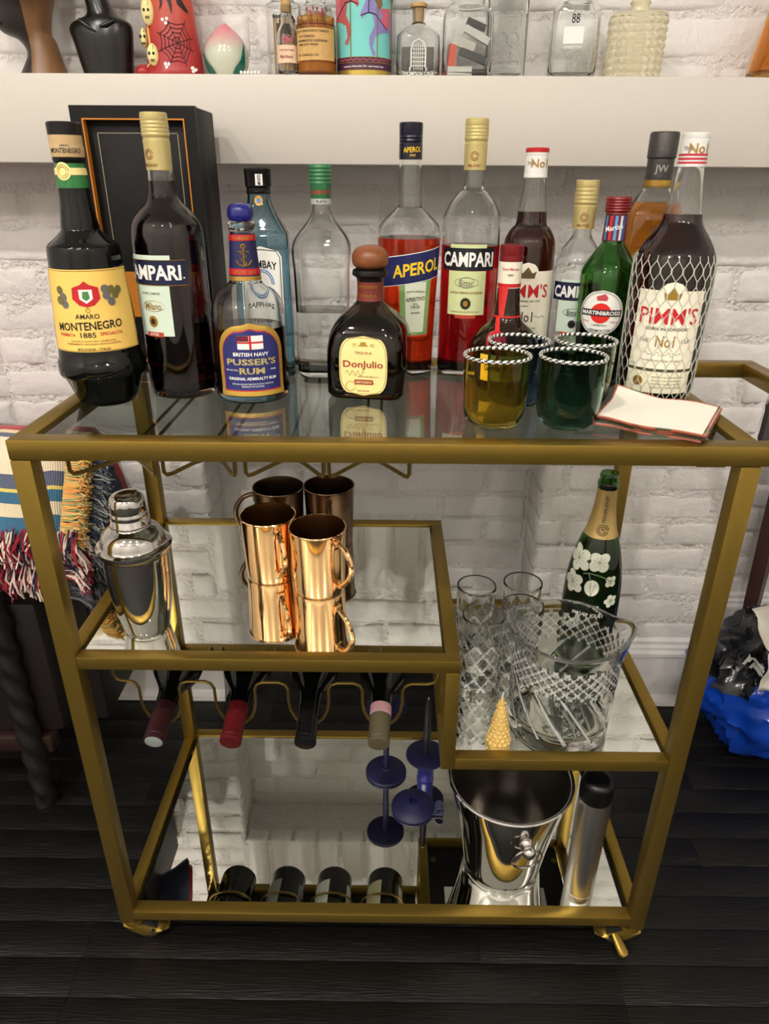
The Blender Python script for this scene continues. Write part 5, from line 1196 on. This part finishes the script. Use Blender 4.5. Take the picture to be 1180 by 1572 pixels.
t, o = jar('candle_jar', 'amber glass candle jar with kraft paper label', -.1020, .470, [(26, 0), (27, 3), (27, 56), (25.6, 59), (25.8, 62), (25, 63), (25.6, 65), (25.2, 70)], gm=amber_gl, cat='candle')
M().rings(mm([(23, 4.5), (25.0, 6), (25.0, 30), (23, 30.2)]), q=10).obj('wax', mat('soy_wax', (196, 150, 70), .5), t)
kl = patch('kraft_label', round_surf(o), .018, .055, .064, mat('kraft_paper', (206, 166, 104), .7, var=.08, vscale=70), t, ns=22)
for k, (s_, z_) in enumerate((('NO. 04: TEAKWOOD & TOBACCO', .0515), ('SOY CANDLE', .0455), ('HANDMADE IN CALIFORNIA', .0405), ('100% SOY WAX', .036), ('P.F. CANDLE CO.', .024))): text(round_surf(o), s_, z_, .0028, ink, kl, s=(-.004, -.012, -.004, -.010, -.010)[k], width=(.05, .024, .044, .030, .032)[k])
t, o = jar('match_jar', 'clear apothecary jar of pink-tipped matches behind the candle jar', -.1070, .532, [(22.5, 0), (24, 4), (24, 82), (22, 92), (14, 98), (13, 110)])
matches(-.1070, .532, .020, 34, .078, .086, pink, 'pink-tipped wooden match in the apothecary jar', rs=8)
# carousel tin
t = thing('carousel_tin', 'turquoise cylinder tin printed with carousel horses', 'tin', (-.0365, .494, ZS))
tr = .0385; tin_pr = [(tr, 0), (tr, .15)]; TS = round_surf(tin_pr)
M().rings(mm([(38.5, 0), (39.4, 1), (39.4, 8), (38.5, 9)]), q=14).obj('gold_base', mat('tin_gold', (196, 172, 84), .3, .7), t, angle=25)
M().rings([(tr, .0088), (tr, .170)], q=14).obj('body', mat('turquoise_print', (118, 204, 200), .35, var=.04, vscale=40), t, angle=25)
pb = M().rings([(tr + .0003, .009), (tr + .0003, .024)], q=14, cap0=False, cap1=False).obj('plum_band', mat('plum_print', (74, 34, 62), .4), t)
text(TS, 'Luxury biscuits for carousel tea', .0125, .003, white_ink, pb, width=.06); strokes('band_line', TS, [[(tr * a, z) for a in [-1.4 + .1 * k for k in range(29)]] for z in (.0175, .0235)], .0005, gold_ink, pb); text(TS, 'o*o*o*o*o*o*o*o*o*o', .0207, .003, mat('band_rose', (200, 110, 120), .5), pb, width=.085)
strokes('carousel_pole', TS, [[(.020, .024), (.020, .15)], [(-.0175, .024), (-.0175, .15)], [(.052, .024), (.052, .15)]], .0007, gold_ink, t)
lil = mat('lilac_print', (136, 130, 190), .45); sad = mat('rose_print', (206, 104, 120), .45); brn = mat('mane_brown', (130, 96, 66), .5); rsd = mat('dusty_red_print', (178, 84, 84), .45)
def horse(cx, cz, k, body_m, s):
    def T(pts): return [(cx + s * x * k, cz + y * k) for x, y in pts]
    hz = shape('horse_body', TS, T([(-.002, .020), (.006, .016), (.016, .018), (.024, .016), (.027, .006), (.026, -.006), (.027, -.014), (.024, -.022), (.026, -.026), (.0225, -.027), (.021, -.020), (.021, -.010), (.016, -.002), (.004, -.004), (-.004, -.008), (-.006, -.018), (-.002, -.024), (-.006, -.026), (-.010, -.016), (-.010, -.008), (-.004, .002), (-.006, .012), (-.012, .014), (-.018, .008), (-.020, .012), (-.014, .024), (-.008, .030)]), body_m, t, off=.0004)
    shape('mane', TS, T([(-.010, .031), (-.002, .034), (.004, .030), (.006, .022), (.002, .016), (-.001, .020), (-.006, .028)]), brn, hz, off=.0007)
    shape('saddle', TS, T([(.003, .018), (.019, .020), (.018, .012), (.020, .004), (.012, .000), (.003, .006), (.006, .012)]), sad, hz, off=.0008)
    shape('tail', TS, T([(.024, .016), (.031, .012), (.033, .000), (.030, -.014), (.028, -.002)]), body_m, hz, off=.0006)
    strokes('harness', TS, [T([(-.019, .011), (-.011, .014), (-.004, .013), (.004, .006), (.012, .000)]), T([(-.010, .030), (-.011, .014)])], .0006, mat('harness_plum', (70, 40, 70), .5), hz, off=.001)
horse(.021, .057, 1.25, lil, 1); horse(-.030, .070, 1.25, rsd, -1); horse(.066, .080, 1.2, lil, 1)
# cage bottle
t = thing('gin_flask', 'small clear corked flask with white arched gate print', 'bottle', (.0400, .498, ZS))
pr = sm([(.029, .018, .008, 0), (.031, .020, .009, .006), (.030, .020, .009, .046), (.028, .019, .010, .055), (.018, .014, .010, .063), (.0098, .0098, .0092, .068), (.0092, .0092, .0092, .076), (.0095, .0095, .0095, .086)], 3)
o = hollow(t, pr, glass, wall=.002, base=.005, q=8); FSU = flat_surf(o)
M().rings(mm([(6.6, 70), (7.4, 86), (11.5, 87.5), (12, 91), (10, 92.5)]), q=8).obj('stopper', cork, t, angle=30)
gy = M().box(-.024, .024, .0192, .0197, .006, .044).obj('grey_landscape', mat('grey_print', (128, 124, 116), .5, var=.2, vscale=90), t, smooth=False)
gw = mat('gate_white', (236, 236, 232), .5)
strokes('gate_arch', FSU, [[(-.0115, .010), (-.0115, .014), (-.010, .014), (-.010, .036), (-.007, .044), (0, .0475), (.007, .044), (.010, .036), (.010, .014), (.0115, .014), (.0115, .010)]], .0011, gw, t); strokes('gate_bars', FSU, [[(x_, .011), (x_, .043 - 40 * x_ * x_)] for x_ in (-.006, -.003, 0, .003, .006)] + [[(-.009, z_), (.009, z_)] for z_ in (.016, .021, .026, .031, .036)], .0005, gw, t)
text(FSU, 'THOMPSON CAGE', .0068, .0046, white_ink, t, width=.045, name='lettering'); text(FSU, 'SMALL BATCH SPIRIT', .0026, .002, white_ink, t, width=.036, name='lettering')
# matchbox jar
t = thing('storage_jar', 'square clear glass jar filled with matchboxes', 'jar', (.1085, .502, ZS))
pr = sm([(.032, .030, .008, 0), (.0345, .032, .009, .005), (.0345, .032, .009, .066), (.0330, .031, .012, .078), (.0280, .0280, .020, .086), (.0230, .0230, .022, .090), (.0240, .0240, .0240, .096), (.0235, .0235, .0235, .110)], 3)
hollow(t, pr, glass, wall=.002, base=.005, q=8)
def mbox(lab, x, y, z, sx, sy, sz, rot, m1, m2, tilt=0.):
    t = thing('matchbox', lab, 'matchbox', (.1085 + x, .502 + y, ZS + z), rot, 'matchboxes in the square jar'); t.rotation_euler = (0, tilt, rot)
    M().box(-sx, sx, -sy, sy, 0, sz).obj('sleeve', m1, t, smooth=False); M().box(-sx + .001, sx + .0008, -sy + .001, sy - .001, .001, sz - .001).obj('tray', m2, t, smooth=False)
mbox('red and white matchbox at the bottom left of the jar', -.010, -.020, .0055, .017, .006, .010, .05, white_p, mat('box_red', (214, 70, 50), .5)); M().box(-.0171, .0171, -.0061, .0061, .0095, .0115)
mbox('orange matchbox standing at the left of the jar', -.024, -.008, .0055, .005, .012, .038, .1, mat('box_orange', (224, 86, 54), .5), white_p, .12)
mbox('dark grey matchbox across the middle of the jar', .008, -.016, .024, .019, .006, .009, .1, mat('box_charcoal', (58, 66, 66), .5), white_p, .30)
mbox('white matchbox tilted across the upper left of the jar', -.007, -.014, .038, .016, .006, .012, 0, mat('box_white', (228, 226, 214), .5), mat('box_stripe', (190, 184, 160), .5), .35)
mbox('white and black matchbox leaning at the top right of the jar', .012, -.010, .050, .019, .007, .009, 0, white_p, ink, .45)
mbox('black matchbook lying at the bottom right of the jar', .018, -.020, .0055, .011, .006, .007, -.1, ink, white_p); mbox('black matchbox near the neck of the jar', .012, .004, .066, .014, .007, .007, 0, mat('box_black', (34, 32, 32), .5), white_p, .35)
# tall clear, 88, cream decanter, amber
t = thing('glass_bottle', 'tall rectangular clear glass bottle with embossed rings', 'bottle', (.1660, .515, ZS), math.radians(-4))
pr = [(.026, .020, .004, 0), (.0285, .022, .004, .004), (.0285, .022, .004, .145), (.020, .018, .008, .160), (.010, .010, .010, .17)]
o = hollow(t, pr, glass, wall=.0022, base=.006, q=7); FSU = flat_surf(o)
strokes('embossed_rings', FSU, [circ(-.008, .050, .0085) + [(-.0005 + .0 , .05)], circ(.008, .050, .0085) + [(.0165, .05)], [(-.020, .078), (.020, .078)], [(-.020, .098), (.020, .098)], [(-.018, .024), (.018, .024)], [(-.018, .012), (.018, .012)]], .0008, glass, t)
t = thing('glass_bottle', 'clear flat glass bottle printed with the number 88', 'bottle', (.2605, .500, ZS), math.radians(-8))
pr = sm([(.031, .016, .012, 0), (.0335, .018, .014, .005), (.0335, .018, .014, .074), (.0310, .017, .014, .086), (.022, .015, .013, .094), (.0125, .0125, .0120, .099), (.0118, .0118, .0118, .125)], 3)
o = hollow(t, pr, glass, wall=.003, base=.007, q=8); FSU = flat_surf(o)
shape('white_square', FSU, [(-.016, .044), (.011, .044), (.011, .064), (-.016, .064)], mat('frost_white', (236, 236, 230), .6), t); text(FSU, '88', .0735, .0115, ink, t, width=.011, s=-.0015, name='lettering'); text(FSU, 'WHEATON', .0400, .0042, white_ink, t, width=.024, s=-.003, name='lettering')
t = thing('decanter', 'cream tinted hobnail glass decanter', 'decanter', (.3480, .500, ZS), math.radians(-10))
m = M(); N, K = 240, 72; vs = []
for i in range(K + 1):
    z = .083 * i / K; hw = (.0375 + .0015 * z / .083) * (1 if z < .079 else 1 - (z - .079) / .004 * .12); hd = hw * .6
    for k in range(N):
        a = 2 * PI * k / N; ca, sa = math.cos(a), math.sin(a); e = .6
        x_, y_ = hw * math.copysign(abs(ca) ** e, ca), hd * math.copysign(abs(sa) ** e, sa)
        zz = abs(math.sin(z * PI / .0095)) * (1 if z < .078 else 0)
        fx, fy = .0022 * zz * abs(math.sin(y_ * PI / .0095)), .0028 * zz * abs(math.sin(x_ * PI / .0095))
        vs.append((x_ + math.copysign(fx, x_), y_ + math.copysign(fy, y_), z))
m.add(vs, [(i * N + k, i * N + (k + 1) % N, (i + 1) * N + (k + 1) % N, (i + 1) * N + k) for i in range(K) for k in range(N)] + [tuple(range(N))[::-1], tuple(K * N + k for k in range(N))])
cgl = mat('cream_glass', (246, 240, 212), .12, trans=.7, ior=1.45)
m.obj('glass_body', cgl, t, angle=70)
M().rings(mm([(13.5, 82), (12.5, 88), (12.5, 92), (14.5, 94), (12.5, 97), (13.5, 101), (12, 120)]), q=10).obj('neck', cgl, t, angle=60)
t = thing('amber_bottle', 'amber glass bottle with black lettering at the right end of the shelf', 'bottle', (.556, .492, ZS), math.radians(-12))
pr = sm(mm([(42, 0), (44, 4), (43, 20), (36, 60), (27, 100), (18, 140), (14, 160)]), 3); o = hollow(t, pr, amber_gl); FSU = round_surf(o)
text(FSU, 'Huile', .0265, .0085, ink, t, s=-.012, width=.022, name='lettering')
# a short strand of white beads lying by the peach
bm_ = M()
bd_ = tag(M().ball((0, 0, .0022), .0022, n=10, m=6).obj('bead', white_p, loc=(-.2030, .437, ZS)), 'tiny white bead on the shelf edge by the peach', 'bead', 'white beads by the peach')
for k in range(1, 6):
    c_ = bd_.copy(); COL.objects.link(c_); c_.location = (-.2030 + k * .0048, .437 + .0008 * (k % 2), ZS)
# ------------------------------------------------------------------ left: carved chair and folded blanket
dw = mat('dark_carved_wood', (13, 10, 9), .5, bump=.2, bscale=120, var=.2, vscale=40)
lt = mat('brown_leather', (18, 11, 9), .55, bump=.35, bscale=160, var=.25, vscale=18)
t = thing('carved_chair', 'dark carved wooden armchair with brown leather seat left of the cart', 'chair')
def rope_leg(x, y, z0, z1, r):
    m = M(); n, N = 20, 90; vs = []
    for i in range(N + 1):
        z = z0 + (z1 - z0) * i / N
        for k in range(n):
            a = 2 * PI * k / n; rr = r * (1 + .16 * math.sin(2 * a + i * .62)); vs.append((x + rr * math.cos(a), y + rr * math.sin(a), z))
    m.add(vs, [(i * n + k, i * n + (k + 1) % n, (i + 1) * n + (k + 1) % n, (i + 1) * n + k) for i in range(N) for k in range(n)] + [tuple(range(n))[::-1], tuple(N * n + k for k in range(n))])
    return m.obj('leg', dw, t)
rope_leg(-.632, .264, 0, .50, .019); rope_leg(-1.08, .264, 0, .50, .019)
for x in (-.60, -1.08): M().bbox(x - .018, x + .018, .62, .656, 0, .60, .003).obj('leg', dw, t)
M().bbox(-1.08, -.60, .270, .300, .115, .150, .004).obj('seat_rail', mat('red_brown_wood', (36, 16, 11), .5, var=.2, vscale=20), t)
M().bbox(-1.08, -.575, .280, .650, .150, .430, .018).obj('leather_seat', lt, t)
M().bbox(-1.10, -.560, .245, .285, .500, .540, .008).obj('arm_rest', dw, t)
M().bbox(-.572, -.522, .340, .560, .130, .610, .010).obj('side_panel', lt, t)

# folded throw: a woven band draped over the arm, striped along its height
bmt = bpy.data.materials.new('striped_weave'); bmt.use_nodes = True; nt = bmt.node_tree; b = nt.nodes['Principled BSDF']; b.inputs['Roughness'].default_value = .9; b.inputs['Sheen Weight'].default_value = .3
tc = nt.nodes.new('ShaderNodeTexCoord'); mp = nt.nodes.new('ShaderNodeMapping'); nt.links.new(tc.outputs['UV'], mp.inputs[0])
sp = nt.nodes.new('ShaderNodeSeparateXYZ'); nt.links.new(mp.outputs[0], sp.inputs[0])
vx = nt.nodes.new('ShaderNodeTexVoronoi'); vx.voronoi_dimensions = '1D'; vx.inputs['Scale'].default_value = 9; nt.links.new(sp.outputs[0], vx.inputs['W'])
ad = nt.nodes.new('ShaderNodeMath'); ad.operation = 'MULTIPLY_ADD'; ad.inputs[1].default_value = .035; nt.links.new(vx.outputs['Distance'], ad.inputs[0]); nt.links.new(sp.outputs[1], ad.inputs[2])
rp = nt.nodes.new('ShaderNodeValToRGB'); rp.color_ramp.interpolation = 'CONSTANT'; nt.links.new(ad.outputs[0], rp.inputs[0])
bands = [(0, (52, 104, 134)), (.19, (226, 210, 178)), (.285, (52, 104, 134)), (.36, (220, 200, 104)), (.385, (84, 92, 114)), (.475, (230, 214, 184)), (.69, (92, 98, 118)), (.72, (226, 208, 170)), (.75, (176, 30, 44))]
while len(rp.color_ramp.elements) > 1: rp.color_ramp.elements.remove(rp.color_ramp.elements[0])
rp.color_ramp.elements[0].position = 0; rp.color_ramp.elements[0].color = lin(bands[0][1])
for p_, c_ in bands[1:]: e = rp.color_ramp.elements.new(p_); e.color = lin(c_)
nt.links.new(rp.outputs[0], b.inputs['Base Color'])
wvn = nt.nodes.new('ShaderNodeTexWave'); wvn.inputs['Scale'].default_value = 120; wvn.inputs['Distortion'].default_value = 1.; nt.links.new(tc.outputs['Object'], wvn.inputs[0]); bp = nt.nodes.new('ShaderNodeBump'); bp.inputs['Strength'].default_value = .35; bp.inputs['Distance'].default_value = .002; nt.links.new(wvn.outputs[0], bp.inputs['Height']); nt.links.new(bp.outputs[0], b.inputs['Normal'])
t = thing('throw_blanket', 'folded multicoloured striped throw blanket with fringe on the carved chair', 'blanket')
def blanket_layer(name, y0, z0, y1, z1, xr, back, th_mat, uvr=(0, 1)):
    """woven layer: front skirt rising from (y0, z0), rolling over the top at (y1, z1), going back"""
    path = []
    for i in range(12): q_ = i / 11; path.append((y0 + (y1 - y0) * q_ ** 1.5 * .75, z0 + (z1 - .05 - z0) * q_))
    py, pz = path[-1]
    for i in range(1, 9): a = PI / 2 * i / 8; path.append((py + .07 * (1 - math.cos(a)), pz + .05 * math.sin(a)))
    py, pz = path[-1]
    for i in range(1, 6): path.append((py + back * i / 5, pz - .16 * (i / 5) ** 2))
    nx = 24; vs = []; uv = []
    for j, (y_, z_) in enumerate(path):
        for i in range(nx + 1):
            u = i / nx; x_ = -1.12 + (xr + 1.12) * u; edge = max(0, (u - .86) / .14); x2 = x_ - .012 * (j / len(path)) * 0
            vs.append((x2, y_ + .040 * edge ** 2 + .003 * math.sin(u * 14 + j * .5), z_ - .012 * edge ** 3 + .004 * math.sin(u * 9))); uv.append((u, uvr[0] + (uvr[1] - uvr[0]) * j / (len(path) - 1)))
    W_ = nx + 1; fs = [(j * W_ + i, j * W_ + i + 1, (j + 1) * W_ + i + 1, (j + 1) * W_ + i) for j in range(len(path) - 1) for i in range(nx)]
    m = M(); m.add(vs, fs); o = m.obj(name, th_mat, t, angle=80)
    ul = o.data.uv_layers.new(name='uv')
    for lp in o.data.loops: ul.data[lp.index].uv = uv[lp.vertex_index]
    md = o.modifiers.new('thick', 'SOLIDIFY'); md.thickness = .016; md.offset = -1
    return path
navy_w = mat('navy_weave', (36, 42, 70), .9, bump=.5, bscale=400, sheen=.3)
blanket_layer('under_fold', .222, .530, .258, .700, -.468, .10, navy_w)
blanket_layer('top_fold', .205, .578, .250, .722, -.462, .11, bmt)
def fringe(name, cols, n, fn, lab=None, r=.0013):
    m = M(); rnd = random.Random(sum(map(ord, name)))
    for i in range(n):
        m.cur = rnd.randrange(len(cols)); pts = fn(i / max(1, n - 1), rnd); m.tube(pts, r, n=4, caps=False)
    o = stuff(m.obj(name, [mat('yarn_%d_%d_%d' % c, c, .9) for c in cols], t))
    return o
def front_fr(z0, y0, L, x0, x1):
    def f(q_, rnd):
        x = x0 + (x1 - x0) * rnd.random(); dx = rnd.uniform(-.022, .022); l = L * rnd.uniform(.7, 1.1); yy = y0 + rnd.uniform(-.006, .010)
        return [(x, yy + .004, z0 + rnd.uniform(-.006, .01)), (x + dx * .4, yy - .014, z0 - l * .35), (x + dx * .8, yy - .014 + rnd.uniform(-.006, .006), z0 - l * .7), (x + dx, yy - .008 + rnd.uniform(-.008, .008), z0 - l)]
    return f
RWN = [(150, 32, 48), (226, 206, 190), (36, 36, 62), (120, 26, 44), (222, 200, 190)]
fringe('fringe_upper', RWN, 460, front_fr(.596, .204, .046, -.95, -.445)); fringe('fringe_lower', RWN, 420, front_fr(.535, .222, .050, -.95, -.495))
def side_fr(xa, ya, za, xb, yb, zb, L, droop):
    def f(q_, rnd):
        q_ = rnd.random(); x = xa + (xb - xa) * q_; y = ya + (yb - ya) * q_; z = za + (zb - za) * q_; l = L * rnd.uniform(.75, 1.1); dz = rnd.uniform(-.012, .010)
        return [(x - .012, y, z), (x + l * .4, y + rnd.uniform(-.006, .006), z + dz * .4 - droop * .1), (x + l * .8, y + rnd.uniform(-.010, .010), z + dz - droop * .5), (x + l, y + rnd.uniform(-.012, .012), z + dz - droop)]
    return f
fringe('fringe_side_yellow', [(206, 170, 84), (222, 150, 80), (190, 176, 120), (150, 150, 100)], 300, side_fr(-.464, .215, .585, -.462, .300, .715, .024, .006))
fringe('fringe_side_grey', [(60, 66, 80), (110, 112, 112), (44, 50, 66), (140, 142, 138)], 320, side_fr(-.470, .235, .545, -.462, .310, .700, .044, .016))
fringe('fringe_corner_red', RWN, 120, side_fr(-.480, .215, .520, -.470, .235, .590, .030, .030))
fringe('fringe_corner_grey', [(60, 62, 66), (96, 98, 98), (40, 42, 48)], 160, side_fr(-.490, .230, .475, -.480, .260, .550, .045, .036))

# ------------------------------------------------------------------ right: plastic bag, paper, chair
t = thing('plastic_bag', 'crumpled blue and black plastic shopping bag on the floor right of the cart', 'bag', (.815, .450, 0))
m = M(); n, K = 72, 44; vs = []
for i in range(K + 1):
    v = i / K; ph = -PI / 2 + PI * v
    for k in range(n):
        a = 2 * PI * k / n; d = Vector((math.cos(ph) * math.cos(a), math.cos(ph) * math.sin(a), math.sin(ph)))
        nn = noise.noise(d * 1.9 + Vector((3, 1, 7))) * .22 + abs(noise.noise(d * 3.4 + Vector((9, 2, 4)))) * -.26 + abs(noise.noise(d * 7 + Vector((1, 2, 4)))) * -.05
        r = 1.06 + nn; z = .150 + .165 * d.z * r
        vs.append((.185 * d.x * r, .130 * d.y * r, max(z, .0015)))
fs_lo, fs_hi = [], []
for i in range(K):
    for k in range(n):
        f = (i * n + k, i * n + (k + 1) % n, (i + 1) * n + (k + 1) % n, (i + 1) * n + k); c = sum((Vector(vs[j]) for j in f), Vector()) / 4
        (fs_hi if c.z > .205 + .55 * (c.x + .10) + .012 * math.sin(c.x * 60) else fs_lo).append(f)
pl_b = mat('blue_polythene', (14, 62, 168), .22, bump=.5, bscale=22, bdetail=4, var=.25, vscale=9, coat=.2); pl_k = mat('black_polythene', (20, 22, 30), .2, bump=.6, bscale=24, bdetail=4, coat=.2)
bb = M(); bb.add(vs, fs_lo); bb.obj('bag_body', pl_b, t, angle=55); bu = M(); bu.add(vs, fs_hi); bu_o = bu.obj('bag_upper', pl_k, t, angle=55)
def bag_front(s, z, off): return (s, -.116 + .55 * (s + .1) * (s + .1) - off - .010 * 0, z)
def bagpt(s, z):
    best = min((v for v in vs if v[1] < 0), key=lambda v: (v[0] - s) ** 2 + (v[2] - z) ** 2); return best[1]
def bag_surf(s, z, off): return (s, bagpt(s, z) - off - .002, z)
text(bag_surf, 'm', .235, .026, white_ink, t, s=-.112, width=.034, bold=.03, rot=-.45, off=.003)
def paper(lab, c, sx, sy, rot, sd, tilt):
    m = M(); nn = 10; vs = []
    for j in range(nn + 1):
        for i in range(nn + 1):
            x, y = (i / nn - .5) * sx, (j / nn - .5) * sy; z = .03 * noise.noise(Vector((x * 12 + sd, y * 12, sd))) + .012 * noise.noise(Vector((x * 34 + sd, y * 34, sd))); vs.append((x, y, z))
    W_ = nn + 1; m.add(vs, [(j * W_ + i, j * W_ + i + 1, (j + 1) * W_ + i + 1, (j + 1) * W_ + i) for j in range(nn) for i in range(nn)])
    o = tag(m.obj('crumpled_paper', mat('kraft_white_paper', (206, 202, 190), .7), loc=c), lab, 'paper', 'crumpled papers in the bag'); o.rotation_euler = (tilt, 0, rot)
    md = o.modifiers.new('thick', 'SOLIDIFY'); md.thickness = .0012; return o
paper('crumpled white paper sticking out of the top of the bag', (.715, .372, .335), .10, .09, .4, 3, .8); paper('crumpled white paper hanging over the front of the bag', (.700, .328, .272), .055, .08, .2, 8, 1.25)
t = thing('side_chair', 'dark wooden chair with grey back at the right edge behind the bag', 'chair')
rb = mat('dark_red_brown_wood', (64, 40, 36), .4, var=.15, vscale=30)
m = M(); m.loft([(.838, .668, .016, .016, 0), (.832, .668, .020, .020, .20), (.826, .668, .021, .021, .40), (.820, .668, .018, .018, .60)], n=4); m.obj('leg', rb, t, angle=20)
m = M(); m.loft([(1.26, .660, .016, .016, 0), (1.26, .660, .020, .020, .30), (1.255, .660, .021, .021, .50), (1.25, .662, .018, .018, .60)], n=4); m.obj('leg', rb, t, angle=20)
for x in (1.25,): m = M(); m.loft([(x, .40, .013, .013, 0), (x, .40, .018, .018, .44)], n=4); m.obj('leg', rb, t, angle=20)
M().bbox(.840, 1.275, .430, .690, .44, .49, .012).obj('seat', mat('grey_fabric', (84, 80, 80), .9, bump=.3, bscale=500), t)
M().bbox(.750, 1.285, .650, .685, .565, .72, .012).obj('backrest', MATS['grey_fabric'], t)
